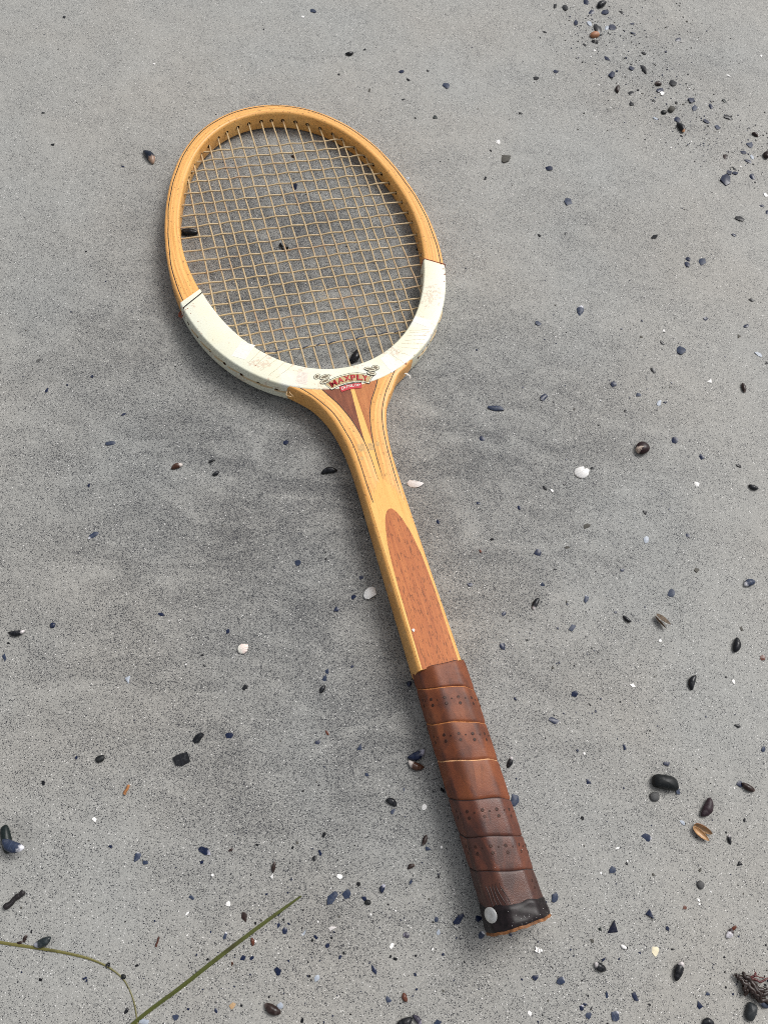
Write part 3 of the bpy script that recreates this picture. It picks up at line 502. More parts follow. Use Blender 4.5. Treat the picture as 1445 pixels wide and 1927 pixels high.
# ------------------------------------------------------------------ materials
class Mat:
    def __init__(self, name):
        self.m = bpy.data.materials.new(name); self.m.use_nodes = True
        self.t = self.m.node_tree; self.b = self.t.nodes['Principled BSDF']
    def n(self, typ, **kw):
        nd = self.t.nodes.new(typ)
        for k, v in kw.items():
            if hasattr(nd, k) and k not in ('Scale',): setattr(nd, k, v)
            else: nd.inputs[k].default_value = v
        return nd
    def l(self, a, b): self.t.links.new(a, b)
    def val(self, v): nd = self.t.nodes.new('ShaderNodeValue'); nd.outputs[0].default_value = v; return nd.outputs[0]
    def math(self, op, a, b=None, c=None, clamp=False):
        nd = self.t.nodes.new('ShaderNodeMath'); nd.operation = op; nd.use_clamp = clamp
        for i, q in enumerate((a, b, c)):
            if q is None: continue
            if isinstance(q, (int, float)): nd.inputs[i].default_value = q
            else: self.l(q, nd.inputs[i])
        return nd.outputs[0]
    def ramp(self, fac, stops, interp='LINEAR'):
        nd = self.t.nodes.new('ShaderNodeValToRGB'); cr = nd.color_ramp; cr.interpolation = interp
        while len(cr.elements) < len(stops): cr.elements.new(.5)
        for e, (p, c) in zip(cr.elements, stops):
            e.position = p; e.color = (*c, 1) if len(c) == 3 else c
        self.l(fac, nd.inputs[0]); return nd.outputs['Color']
    def mix(self, fac, a, b, blend='MIX'):
        nd = self.t.nodes.new('ShaderNodeMix'); nd.data_type = 'RGBA'; nd.blend_type = blend
        if isinstance(fac, (int, float)): nd.inputs[0].default_value = fac
        else: self.l(fac, nd.inputs[0])
        for i, q in ((6, a), (7, b)):
            if isinstance(q, tuple): nd.inputs[i].default_value = (*q, 1)
            else: self.l(q, nd.inputs[i])
        return nd.outputs[2]
    def coord(self, scale=(1, 1, 1), which='Object', loc=(0, 0, 0), rot=(0, 0, 0)):
        tc = self.t.nodes.new('ShaderNodeTexCoord'); mp = self.t.nodes.new('ShaderNodeMapping')
        mp.inputs['Scale'].default_value = scale; mp.inputs['Location'].default_value = loc; mp.inputs['Rotation'].default_value = rot
        self.l(tc.outputs[which], mp.inputs[0]); return mp.outputs[0]
    def noise(self, vec, scale, detail=3, rough=.5, dist=0.0, dims='3D'):
        nd = self.t.nodes.new('ShaderNodeTexNoise'); nd.noise_dimensions = dims
        nd.inputs['Scale'].default_value = scale; nd.inputs['Detail'].default_value = detail
        nd.inputs['Roughness'].default_value = rough; nd.inputs['Distortion'].default_value = dist
        self.l(vec, nd.inputs['Vector']); return nd.outputs['Fac']
    def set(self, color=None, rough=None, spec=None, metal=None, coat=None, coat_rough=None):
        for nm, q in (('Base Color', color), ('Roughness', rough), ('Specular IOR Level', spec), ('Metallic', metal), ('Coat Weight', coat), ('Coat Roughness', coat_rough)):
            if q is None: continue
            if isinstance(q, tuple): self.b.inputs[nm].default_value = (*q, 1)
            elif isinstance(q, (int, float)): self.b.inputs[nm].default_value = q
            else: self.l(q, self.b.inputs[nm])
        return self
    def bump(self, h, dist, strength=1.0):
        nd = self.t.nodes.new('ShaderNodeBump'); nd.inputs['Distance'].default_value = dist * MM; nd.inputs['Strength'].default_value = strength
        self.l(h, nd.inputs['Height']); self.l(nd.outputs[0], self.b.inputs['Normal']); return self

K = 1000.0                                   # object coordinates (metres) to millimetres

def wood_uv(name, light, mid, dark, plies=True, grain=1.0):
    """bent laminated wood: UV x runs across (0..1), UV y along in millimetres"""
    M = Mat(name)
    tc = M.t.nodes.new('ShaderNodeUVMap')
    sx = M.t.nodes.new('ShaderNodeSeparateXYZ'); M.l(tc.outputs[0], sx.inputs[0])
    def uvvec(a, b, off=0.0):
        c = M.t.nodes.new('ShaderNodeCombineXYZ'); M.l(M.math('MULTIPLY', sx.outputs[0], a), c.inputs[0]); M.l(M.math('MULTIPLY', sx.outputs[1], b), c.inputs[1]); c.inputs[2].default_value = off
        return c.outputs[0]
    g1 = M.noise(uvvec(9, .012), 2.2, 4, .6)
    g2 = M.noise(uvvec(60, .06, 3), 1.5, 3, .6)
    pores = M.noise(uvvec(40, .22, 7), 1.6, 2, .5)
    col = M.ramp(g1, [(.30, dark), (.47, mid), (.66, light)])
    col = M.mix(M.math('MULTIPLY', g2, .45 * grain), col, dark)
    if plies:
        band = M.ramp(sx.outputs[0], [(0, (.48, .48, .48)), (.20, (.46, .46, .46)), (.27, (.56, .56, .56)), (.38, (.42, .42, .42)), (.47, (.58, .58, .58)), (.50, (.44, .44, .44)), (.64, (.50, .50, .50)), (.66, (.60, .60, .60)), (.80, (.46, .46, .46)), (1, (.50, .50, .50))], 'LINEAR')
        col = M.mix(1.0, col, band, 'OVERLAY')
    nic = M.noise(M.coord((K, K, K)), .55, 2, .5)
    spots = M.math('GREATER_THAN', nic, .665)
    col = M.mix(M.math('MULTIPLY', spots, .55), col, (.16, .06, .025))
    pr = M.math('LESS_THAN', pores, .36)
    col = M.mix(M.math('MULTIPLY', pr, .30 * grain), col, (.25, .10, .03))
    M.set(col, .36, .32, coat=.08, coat_rough=.22)
    M.bump(M.math('ADD', M.math('MULTIPLY', g2, .5), M.math('MULTIPLY', spots, -1.0)), .05, .5)
    return M.m

def wood_flat(name, light, mid, dark, along=(1, 0.06), pore=.35, scale=.9):
    """straight grained wood, grain along local Y"""
    M = Mat(name)
    v = M.coord((K * along[0], K * along[1], K * .6))
    a = M.noise(v, .35 * scale, 4, .6, .6); b = M.noise(v, 1.7 * scale, 3, .6)
    p = M.noise(M.coord((K * 1.0, K * .16, K), loc=(3, 9, 1)), 1.5 * scale, 2, .5)
    col = M.ramp(a, [(.3, dark), (.5, mid), (.68, light)])
    col = M.mix(M.math('MULTIPLY', b, .5), col, dark)
    col = M.mix(M.math('MULTIPLY', M.math('LESS_THAN', p, .40), pore), col, tuple(c * .25 for c in dark))
    blot = M.noise(M.coord((K, K, K), loc=(20, 3, 1)), .16, 2, .5)
    col = M.mix(M.math('MULTIPLY', M.math('GREATER_THAN', blot, .68), .14), col, tuple(c * .4 for c in dark))
    M.set(col, .40, .25, coat=.05, coat_rough=.25)
    M.bump(M.math('SUBTRACT', b, M.math('LESS_THAN', p, .40)), .05, .4)
    return M.m

def plain(name, color, rough=.5, spec=.5, var=.25, scale=.6, bump=.04, metal=0.0, coat=0.0):
    M = Mat(name); v = M.coord((K, K, K)); n1 = M.noise(v, scale, 4, .6)
    lo = tuple(c * (1 - var) for c in color); hi = tuple(min(1, c * (1 + var)) for c in color)
    M.set(M.ramp(n1, [(.3, lo), (.7, hi)]), rough, spec, metal, coat, .15)
    if bump: M.bump(M.noise(v, scale * 4, 3, .6), bump, .6)
    return M.m

ASH_L, ASH_M, ASH_D = (.88, .525, .185), (.82, .44, .135), (.66, .32, .08)
M_WOOD = wood_uv('laminated_ash', ASH_L, ASH_M, ASH_D)
M_VEN = wood_flat('pale_veneer', (.88, .54, .165), (.83, .48, .14), (.74, .39, .10), (1, .03), .10)
M_MAHOG = wood_flat('red_inlay_wood', (.59, .20, .056), (.49, .15, .041), (.36, .10, .03), (1.5, .05), .55)
M_WEDGE_D = wood_flat('dark_wedge_wood', (.31, .098, .043), (.24, .072, .033), (.15, .042, .02), (1, .12), .25, 1.6)
M_WEDGE_L = wood_flat('orange_wedge_wood', (.62, .25, .085), (.52, .19, .062), (.38, .125, .042), (1, .07), .3, 1.2)
M_HOLE = plain('drilled_wood', (.12, .05, .022), .7, .3, .4, 1.5)
M_INK = plain('dark_line', (.018, .012, .010), .5, .4, .3, .8, 0)
M_REDLINE = plain('red_brown_line', (.30, .07, .035), .55, .4, .4, .8, 0)

def band_mat():
    M = Mat('white_fibre'); v = M.coord((K, K, K))
    big = M.noise(v, .035, 3, .5); fine = M.noise(v, .5, 4, .65)
    col = M.ramp(big, [(.35, (.78, .785, .65)), (.55, (.80, .78, .60)), (.70, (.80, .80, .72))])
    wear = M.noise(M.coord((K, K, K), loc=(40, 5, 2)), .07, 3, .6)
    scr = M.math('MULTIPLY', M.math('GREATER_THAN', wear, .56), M.math('GREATER_THAN', fine, .52))
    col = M.mix(M.math('MULTIPLY', scr, .5), col, (.58, .38, .28))
    sp = M.noise(M.coord((K, K, K), loc=(11, 2, 2)), .8, 2, .5)
    col = M.mix(M.math('MULTIPLY', M.math('GREATER_THAN', sp, .735), .6), col, (.30, .12, .07))
    M.set(col, .38, .5, coat=.12, coat_rough=.3)
    M.bump(M.math('ADD', fine, M.math('MULTIPLY', scr, -.6)), .05, .4)
    return M.m
M_BAND = band_mat()
M_PATCH = plain('white_tape', (.79, .78, .73), .45, .4, .05, .4)
M_PATCH_R = plain('worn_pink_tape', (.77, .68, .59), .5, .4, .2, .45)
M_CRACK = plain('crack_line', (.50, .42, .29), .6, .3, .1, .5, 0)

def gut_mat():
    M = Mat('natural_gut'); v = M.coord((K, K, K))
    a = M.noise(v, .03, 3, .5); b = M.noise(v, .9, 3, .6)
    col = M.ramp(a, [(.35, (.56, .42, .24)), (.55, (.52, .38, .21)), (.7, (.45, .29, .17))])
    col = M.mix(M.math('MULTIPLY', b, .4), col, (.54, .42, .25))
    M.set(col, .40, .5); M.bump(b, .05, .4); return M.m
M_GUT = gut_mat()
M_NAVY = plain('navy_thread', (.075, .080, .105), .6, .4, .3, 1)

def leather_mat(name, a, b, c, stain, rough):
    M = Mat(name); v = M.coord((K, K, K))
    big = M.noise(v, .055, 4, .6, .3); grain = M.n('ShaderNodeTexVoronoi'); grain.inputs['Scale'].default_value = 1.5
    M.l(v, grain.inputs['Vector'])
    fine = M.noise(v, .9, 4, .65)
    col = M.ramp(big, [(.3, c), (.5, b), (.7, a)])
    col = M.mix(M.math('MULTIPLY', fine, .35), col, c)
    st = M.noise(M.coord((K, K * .45, K), loc=(7, 1, 3)), .07, 4, .6, .5)
    col = M.mix(M.math('MULTIPLY', M.ramp(st, [(.52, (0, 0, 0)), (.60, (1, 1, 1))]), stain), col, (.055, .025, .02))
    uvn = M.t.nodes.new('ShaderNodeUVMap'); us = M.t.nodes.new('ShaderNodeSeparateXYZ'); M.l(uvn.outputs[0], us.inputs[0])
    rub = None
    for qe, wd in ((.325, .016), (.432, .020), (.572, .022)):
        d_ = M.math('ABSOLUTE', M.math('SUBTRACT', M.math('ADD', us.outputs[0], M.math('MULTIPLY', M.math('SUBTRACT', fine, .5), .03)), qe))
        k_ = M.ramp(M.math('DIVIDE', d_, wd), [(.3, (1, 1, 1)), (1, (0, 0, 0))]); rub = k_ if rub is None else M.math('MAXIMUM', rub, k_)
    col = M.mix(M.math('MULTIPLY', M.math('MULTIPLY', rub, M.ramp(big, [(.40, (1, 1, 1)), (.56, (.15, .15, .15))])), .35 + stain * .5), col, (.05, .024, .022))
    M.set(col, M.math('ADD', M.math('MULTIPLY', st, .4), rough - .14), .36, coat=.06, coat_rough=.25)
    M.bump(M.math('ADD', grain.outputs['Distance'], M.math('MULTIPLY', fine, .5)), .14, .5)
    return M.m
M_LEA = leather_mat('tan_brown_leather', (.275, .086, .030), (.215, .062, .024), (.135, .037, .016), .4, .5)
M_LEA2 = leather_mat('dark_wet_leather', (.19, .062, .033), (.13, .043, .026), (.07, .025, .018), .85, .38)
M_LEA3 = leather_mat('darkest_wet_leather', (.125, .048, .030), (.085, .034, .024), (.042, .018, .016), .95, .34)
M_EDGE = plain('raw_leather_edge', (.42, .165, .058), .6, .3, .3, .5)
M_EDGE_D = plain('dark_leather_edge', (.035, .016, .014), .45, .5, .3, .5)
M_EDGE_W = plain('pale_leather_edge', (.55, .30, .15), .6, .3, .55, .25)
M_COLLAR = plain('black_tape', (.013, .009, .010), .36, .25, .6, .35, .05)
M_PERF = plain('perforation', (.045, .017, .011), .5, .3, .3, 1)
M_TACK = plain('grey_steel', (.62, .62, .61), .40, .5, .12, .9, .05, .7)
M_WHITE = plain('white_shell', (.80, .79, .76), .45, .4, .08, .5)

# shells
def shell_mat(name, base, edge, umbo=None, at=.2, gloss=.15, ring=.5):
    dk = .93 if base[0] > .28 else .5
    """object x runs from the umbo (-.5) to the far rim (+.5) of a unit shell"""
    M = Mat(name)
    tc = M.t.nodes.new('ShaderNodeUVMap'); sx = M.t.nodes.new('ShaderNodeSeparateXYZ'); M.l(tc.outputs[0], sx.inputs[0])
    u = sx.outputs[0]
    oi = M.t.nodes.new('ShaderNodeObjectInfo')
    v = M.coord((K, K, K)); nz = M.noise(v, .45, 3, .6)
    rings = M.noise(M.n('ShaderNodeCombineXYZ').outputs[0], 1) if False else None
    c = M.t.nodes.new('ShaderNodeCombineXYZ'); M.l(M.math('MULTIPLY', u, 16), c.inputs[0]); M.l(oi.outputs['Random'], c.inputs[1])
    rg = M.noise(c.outputs[0], 1.0, 2, .6)
    col = M.ramp(rg, [(.3, tuple(q * min(1, dk + .1) for q in base)), (.6, base), (.75, edge)])
    col = M.mix(M.math('MULTIPLY', nz, .4), col, tuple(q * dk for q in base))
    if umbo:
        f = M.math('ADD', u, M.math('MULTIPLY', M.math('SUBTRACT', nz, .5), .35))
        col = M.mix(M.ramp(f, [(max(0, at - .05), (1, 1, 1)), (at + .06, (0, 0, 0))]), col, umbo)
    bl = M.noise(M.coord((K, K, K), loc=(5, 1, 8)), .28, 3, .6)
    col = M.mix(M.math('MULTIPLY', M.ramp(bl, [(.55, (0, 0, 0)), (.64, (1, 1, 1))]), .45), col, tuple((.5 if dk < .9 else .9) * q + .035 for q in edge))
    M.set(col, M.math('ADD', M.math('MULTIPLY', bl, .35), gloss - .10), .28 if dk < .9 else .4)
    M.bump(M.math('ADD', M.math('MULTIPLY', rg, ring), nz), .12, .5)
    return M.m
BL, NV, SL, BR = (.010, .011, .014), (.012, .020, .056), (.033, .048, .092), (.045, .024, .018)
W_ = (.62, .58, .58)
SM = {
 'black': shell_mat('black_shell', BL, (.03, .035, .045)),
 'black_w': shell_mat('black_shell_white_tip', BL, (.035, .035, .045), W_, .17),
 'black_o': shell_mat('black_shell_orange_tip', BL, (.03, .035, .045), (.65, .33, .17), .12),
 'navy': shell_mat('navy_shell', NV, (.045, .06, .11)),
 'navy_d': shell_mat('deep_navy_shell', (.012, .014, .032), (.03, .034, .07)),
 'navy_b': shell_mat('navy_shell_brown_tip', (.014, .022, .040), (.04, .055, .09), (.33, .22, .16), .33),
 'navy_w': shell_mat('navy_shell_pale_tip', NV, (.045, .06, .11), (.42, .42, .50), .25),
 'slate': shell_mat('slate_shell', SL, (.10, .12, .17), None, .2, .35),
 'slate_w': shell_mat('slate_shell_white_tip', SL, (.12, .14, .20), (.66, .66, .70), .17, .3),
 'slate_k': shell_mat('grey_black_shell', (.022, .030, .034), (.06, .075, .085), (.36, .37, .43), .22),
 'brown': shell_mat('brown_shell', (.030, .017, .015), (.07, .042, .034), (.13, .10, .09), .12),
 'brown_w': shell_mat('brown_shell_white_tip', (.075, .032, .020), (.13, .06, .04), (.62, .56, .52), .24),
 'redbrown': shell_mat('red_brown_shell', (.13, .036, .018), (.22, .08, .045)),
 'maroon': shell_mat('maroon_shell', (.022, .008, .009), (.05, .02, .02), (.55, .45, .38), .04, .2),
 'purple': shell_mat('purple_grey_shell', (.05, .045, .07), (.10, .09, .13), (.25, .23, .30), .2),
 'purple_d': shell_mat('dark_purple_shell', (.035, .020, .026), (.075, .05, .06), None, .2, .35),
 'white_b': shell_mat('pearly_shell', (.05, .035, .04), (.12, .09, .10), (.74, .72, .76), .60, .2),
 'white': shell_mat('white_chip', (.82, .81, .79), (.86, .85, .83), None, .2, .45),
 'cream': shell_mat('cream_chip', (.78, .70, .50), (.82, .76, .60), None, .2, .45),
 'pale': shell_mat('pale_slate_chip', (.34, .38, .44), (.52, .56, .62), None, .2, .3),
 'grey_w': shell_mat('greyish_white_shell', (.72, .68, .66), (.80, .77, .75), None, .2, .5),
 'pink': shell_mat('pink_white_shell', (.84, .70, .64), (.85, .78, .72), (.80, .78, .70), .25, .45),
 'tan': shell_mat('tan_chip', (.50, .33, .18), (.62, .46, .30), None, .2, .5),
 'mud': shell_mat('mud_chip', (.10, .095, .082), (.15, .14, .12), None, .2, .6),
 'grey': shell_mat('grey_stone', (.10, .10, .10), (.15, .15, .15), None, .2, .55),
 'grey_d': shell_mat('dark_grey_stone', (.035, .040, .043), (.05, .055, .06), None, .2, .32),
 'orange': shell_mat('orange_stone', (.34, .15, .075), (.42, .22, .12), None, .2, .4),
 'darkgreen': shell_mat('black_green_stone', (.010, .018, .018), (.022, .034, .033), None, .2, .3),
 'redwood': shell_mat('red_brown_wood', (.09, .028, .018), (.14, .05, .03), None, .2, .5),
}
SM['stone_black'] = shell_mat('black_stone', (.009, .011, .012), (.017, .02, .022), None, .2, .38, .1)

def sand_mat():
    M = Mat('wet_sand')
    v = M.coord((K, K, K))
    vo = M.n('ShaderNodeTexVoronoi'); vo.inputs['Scale'].default_value = 2.5; M.l(v, vo.inputs['Vector'])
    v2 = M.coord((K, K, K), loc=(13.3, 4.1, .7))
    vo2 = M.n('ShaderNodeTexVoronoi'); vo2.inputs['Scale'].default_value = 1.3; M.l(v2, vo2.inputs['Vector'])
    def chan(nd, k):
        s = M.t.nodes.new('ShaderNodeSeparateColor'); M.l(nd.outputs['Color'], s.inputs[0]); return s.outputs[k]
    at = M.t.nodes.new('ShaderNodeAttribute'); at.attribute_name = 'grain_shade'
    patch = M.noise(v, .016, 5, .62, .6)
    streak = M.noise(M.coord((K, K, K), rot=(0, 0, .5), loc=(3, 8, 0)), .05, 4, .65, .8)
    fine = M.noise(v, .22, 3, .6)
    breakup = M.noise(M.coord((K, K * 2.2, K), rot=(0, 0, .35), loc=(1, 5, 2)), .013, 5, .66, 1.2)
    grain_shade_fac = M.math('MULTIPLY', at.outputs['Fac'], M.ramp(breakup, [(.34, (.30, .30, .30)), (.62, (1.15, 1.15, 1.15))]))
    dens = M.math('ADD', M.math('MULTIPLY', M.math('SUBTRACT', patch, .5), .55), M.math('MULTIPLY', M.math('SUBTRACT', streak, .5), .75))
    dens = M.math('ADD', dens, M.math('MULTIPLY', M.math('SUBTRACT', fine, .5), .45))
    dens = M.math('ADD', dens, M.math('MULTIPLY', grain_shade_fac, DENS))
    # pale quartz grains of much the same tone, with grains of dark minerals strewn among them, thicker where dens, painted shadow included, is high
    col = M.ramp(chan(vo, 1), [(0, (.295, .293, .280)), (.25, (.33, .328, .312)), (.6, (.355, .352, .334)), (.85, (.385, .381, .36)), (.985, (.70, .69, .67))], 'CONSTANT')
    col = M.mix(M.math('MULTIPLY', grain_shade_fac, .62, clamp=True), col, (.165, .165, .160))  # soft shadow painted straight into the pale grain colour
    p1 = M.math('ADD', .055, M.math('MULTIPLY', dens, .40))
    p2 = M.math('ADD', .030, M.math('MULTIPLY', dens, .085))
    mid = M.math('LESS_THAN', chan(vo, 0), M.math('MULTIPLY', p1, 1.7))
    dark1 = M.math('LESS_THAN', chan(vo, 0), p1)
    dark2 = M.math('LESS_THAN', chan(vo2, 0), p2)
    lite2 = M.math('GREATER_THAN', chan(vo2, 1), .989)
    core = M.math('LESS_THAN', vo2.outputs['Distance'], .42)
    col = M.mix(M.math('MULTIPLY', mid, .65), col, (.11, .11, .112))
    col = M.mix(M.math('MULTIPLY', dark1, .92), col, (.028, .030, .036))
    col = M.mix(M.math('MULTIPLY', dark2, core), col, (.016, .018, .026))
    col = M.mix(M.math('MULTIPLY', lite2, core), col, (.76, .75, .73))
    tone = M.noise(v, .006, 3, .5)
    col = M.mix(.5, col, M.ramp(tone, [(.35, (.482, .50, .508)), (.65, (.525, .503, .474))]), 'OVERLAY')
    M.set(col, .62, .35)
    h = M.math('ADD', M.math('MULTIPLY', vo.outputs['Distance'], -1.0), M.math('MULTIPLY', M.noise(v, .25, 3, .6), 1.6))
    h = M.math('ADD', h, M.math('MULTIPLY', M.noise(v, .07, 3, .6, .8), 6.0))
    M.bump(h, .24, .55)
    return M.m
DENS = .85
M_SAND = sand_mat()

# ------------------------------------------------------------------ the sand
def axis(lo, hi, step, far):
    a = list(np.arange(lo, hi + .1, step)); d = step; x = a[-1]
    r = []
    while x < far: d *= 1.35; x += d; r.append(x)
    l = []; d = step; x = a[0]
    while x > -far: d *= 1.35; x -= d; l.append(x)
    return np.array(l[::-1] + a + r)

def build_sand():
    xs = axis(-700, 560, 3.0, 400000.0); ys = axis(-260, 1240, 3.0, 400000.0)
    X, Y = np.meshgrid(xs, ys)
    inner = np.clip(1 - (np.maximum(np.abs(X + 70) - 640, 0) + np.maximum(np.abs(Y - 490) - 760, 0)) / 300, 0, 1)
    Z = sand_z(np.clip(X, -1200, 1200), np.clip(Y, -900, 1900)) * inner
    for k, x, y, l, asp, an, col, lab in DEBRIS:          # a little scour hollow round the larger pieces
        if k in ('mussel', 'pebble', 'snail', 'scallop') and l > 5.5:
            q = (X - x) ** 2 + (Y - y) ** 2
            Z -= .06 * l * np.exp(-q / (l * .62) ** 2) - .018 * l * np.exp(-((np.sqrt(q) - l * .95) / (l * .3)) ** 2)
    for x, y, a, L, w, d in ((-167, 690, .12, 16, 3.0, .9), (-270, 500, .7, 22, 3.5, .5), (-255, 512, .4, 18, 3, .5)):
        u = (X - x) * math.cos(a) + (Y - y) * math.sin(a); v = -(X - x) * math.sin(a) + (Y - y) * math.cos(a)
        Z -= d * np.exp(-(u / L) ** 2 - (v / w) ** 2) - .5 * d * np.exp(-(u / L) ** 2 - ((v - 2 * w) / w) ** 2)
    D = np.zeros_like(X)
    for x, y, r, w in DARK: D = np.maximum(D, w * np.exp(-((X - x) ** 2 + (Y - y) ** 2) / (2 * (r * .8) ** 2)))  # weight shared by dark grains and the painted shadow
    ny, nx = X.shape
    v = np.stack([X, Y, Z], -1).reshape(-1, 3) * MM
    i = np.arange(nx * ny).reshape(ny, nx)
    f = np.stack([i[:-1, :-1], i[:-1, 1:], i[1:, 1:], i[1:, :-1]], -1).reshape(-1, 4)
    me = bpy.data.meshes.new('sand')
    me.vertices.add(len(v)); me.vertices.foreach_set('co', v.ravel())
    me.loops.add(f.size); me.loops.foreach_set('vertex_index', f.ravel().astype(np.int32))
    me.polygons.add(len(f)); me.polygons.foreach_set('loop_start', np.arange(0, f.size, 4, dtype=np.int32))
    me.polygons.foreach_set('use_smooth', np.ones(len(f), bool))
    at = me.attributes.new('grain_shade', 'FLOAT', 'POINT'); at.data.foreach_set('value', D.ravel().astype(np.float32))
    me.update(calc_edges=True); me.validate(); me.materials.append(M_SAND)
    o = link(bpy.data.objects.new('sand', me)); o['kind'] = 'structure'
    return o
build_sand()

# ------------------------------------------------------------------ the racket
racket = bpy.data.objects.new('tennis_racket', None); C.objects.link(racket)
ax_y = Vector((-math.sin(RPH), math.cos(RPH), (ZH - ZB) / 686)).normalized()
ax_x = Vector((math.cos(RPH), math.sin(RPH), math.tan(RRHO))); ax_x = (ax_x - ax_y * ax_x.dot(ax_y)).normalized()
ax_z = ax_x.cross(ax_y)
rm = Matrix((ax_x, ax_y, ax_z)).transposed().to_4x4(); rm.translation = Vector((RX, RY, ZB)) * MM
racket.matrix_world = rm; racket.empty_display_size = .05
tag(racket, 'old wooden tennis racket with white banded head and brown leather grip lying on the sand', 'tennis racket')

SC = 545.0
OUTC = [131.163, -14.562, 22.409, -0.092, 1.379, 0.153]; OUTS = [-0.112, 0.622, -0.315]
INNC = [116.3, -9.607, 21.213, -1.161, 2.783, -0.363]; INNS = [0.608, 0.196, 0.204]
def rad(c, s, th): return sum(a * np.cos(k * th) for k, a in enumerate(c)) + sum(b * np.sin((k + 1) * th) for k, b in enumerate(s))
def r_out(th): return rad(OUTC, OUTS, th)
def r_in(th): return rad(INNC, INNS, th)
def hs(s): return float(np.interp(s, [0, 130, 250, 340, 400], [14.5, 13., 11, 9.3, 8.5]))

def section(w, h, ro, ri, n=4):
    """rounded bar section: list of (across, height), starting at the outer bottom corner"""
    pts = []
    for cx_, cz_, r, a0 in ((ro, h - ro, ro, 180), (w - ri, h - ri, ri, 90), (w - ri, -h + ri, ri, 0), (ro, -h + ro, ro, -90)):
        for k in range(n + 1):
            a = math.radians(a0 - 90 * k / n)
            pts.append((cx_ + r * math.cos(a), cz_ + r * math.sin(a)))
    # a few points down each long wall so that drilled holes shade cleanly
    return pts

def bar(O, I, hh, ro, ri, closed=False, n=4):
    """sweep of a rounded bar between an outer and an inner plan curve"""
    O = np.asarray(O, float); I = np.asarray(I, float); N = len(O)
    V, UV = [], []
    mid = (O + I) / 2; L = np.r_[0, np.cumsum(np.linalg.norm(np.diff(mid, axis=0), axis=1))]
    for i in range(N):
        d = I[i] - O[i]; w = np.linalg.norm(d); d = d / w
        sec = section(w, hh[i] if not np.isscalar(hh) else hh, ro, min(ri, w * .4), n)
        for a, z in sec:
            p = O[i] + d * a; V.append((p[0], p[1], z)); UV.append((a / w, L[i]))
    k = len(sec); F = []
    for i in range(N if closed else N - 1):
        j = (i + 1) % N
        for q in range(k):
            a, b = i * k + q, i * k + (q + 1) % k
            F.append((a, j * k + q, j * k + (q + 1) % k, b))
    if not closed:
        F.append(tuple(range(k))); F.append(tuple(range((N - 1) * k, N * k))[::-1])
    return V, F, UV

def fix_normals(o):
    bm = bmesh.new(); bm.from_mesh(o.data); bmesh.ops.recalc_face_normals(bm, faces=bm.faces); bm.to_mesh(o.data); bm.free()

# --- the holes drilled through the hoop
hole_pts = []
for a in MAINS: hole_pts += [(a[0], a[1]), (a[2], a[3])]
for a in CROSSES: hole_pts += [(a[0], a[1]), (a[2], a[3])]
drills = []
for x, s in hole_pts:
    if all(math.hypot(x - p[0], s - p[1]) > 4.2 for p in drills): drills.append((x, s))
def drill_mesh():
    parts = []
    for x, s in drills:
        th = math.atan2(x, s - SC); n = np.array([math.sin(th) * .95, math.cos(th), 0]); n /= np.linalg.norm(n)
        p = np.array([x, s, 0]); parts.append(tube([p - n * 5, p + n * 32], 1.75, 12))
    V, F = join(parts)
    o = mesh_obj('drill', V, F, [M_WOOD, M_HOLE], smooth=False, fmat=[1] * len(F)); fix_normals(o); return o
def drill(o):
    d = drill_mesh()
    md = o.modifiers.new('b', 'BOOLEAN'); md.operation = 'DIFFERENCE'; md.solver = 'EXACT'; md.object = d; md.material_mode = 'INDEX'
    dg = bpy.context.evaluated_depsgraph_get()
    me = bpy.data.meshes.new_from_object(o.evaluated_get(dg))
    o.modifiers.clear(); old = o.data; o.data = me; bpy.data.meshes.remove(old)
    bpy.data.meshes.remove(d.data)
    me.polygons.foreach_set('use_smooth', [True] * len(me.polygons)); me.set_sharp_from_angle(angle=math.radians(35))

def pol(r, th): return np.stack([r * np.sin(th), SC + r * np.cos(th)], 1)
TL, TR = -2.135, 2.135                           # where the white band begins, left and right
th = np.linspace(-2.36, 2.36, 190)
V, F, UV = bar(pol(r_out(th), th), pol(r_in(th), th), 8.5, 2.2, 2.2)
hoop = mesh_obj('hoop', V, F, [M_WOOD, M_HOLE], None, True, None, UV); fix_normals(hoop); drill(hoop); hoop.parent = racket

th = np.linspace(TR, 2 * math.pi + TL, 150)
V, F, UV = bar(pol(r_out(th) + .55, th), pol(r_in(th) - .5, th), 9.15, 1.6, 1.5)
band = mesh_obj('throat_band', V, F, [M_BAND, M_HOLE], None, True, None, UV); fix_normals(band); drill(band); band.parent = racket
band['label'] = 'white fibre band round the lower half of the hoop'

# pinstripes: thin dark laminations
def ribbon(pts, w, z, name, mat, parent=racket, n=None, thick=.25, taper=False):
    P = np.asarray(pts, float); T = np.gradient(P, axis=0); T /= np.linalg.norm(T, axis=1)[:, None]
    N = np.stack([-T[:, 1], T[:, 0]], 1); V, F = [], []
    for i in range(len(P)):
        zz = z(P[i]) if callable(z) else z
        ww = w * (min(1, .15 + 5 * (len(P) - 1 - i) / len(P)) if taper else 1)
        for sgn, dz in ((-1, 0), (1, 0), (1, -thick), (-1, -thick)):
            p = P[i] + N[i] * sgn * ww / 2; V.append((p[0], p[1], zz + dz))
    for i in range(len(P) - 1):
        for q in range(4):
            a, b = i * 4 + q, i * 4 + (q + 1) % 4
            F.append((a, b, b + 4, a + 4))
    F += [(3, 2, 1, 0), tuple(range(len(V) - 4, len(V)))]
    return mesh_obj(name, V, F, mat, parent, False)
th = np.linspace(TL + .005, TR - .005, 150)
wob = .25 * np.sin(th * 9) + .15 * np.sin(th * 23)
ribbon(pol(r_out(th) - 2.9 + wob, th), .7, 8.56, 'pinstripe', M_INK)

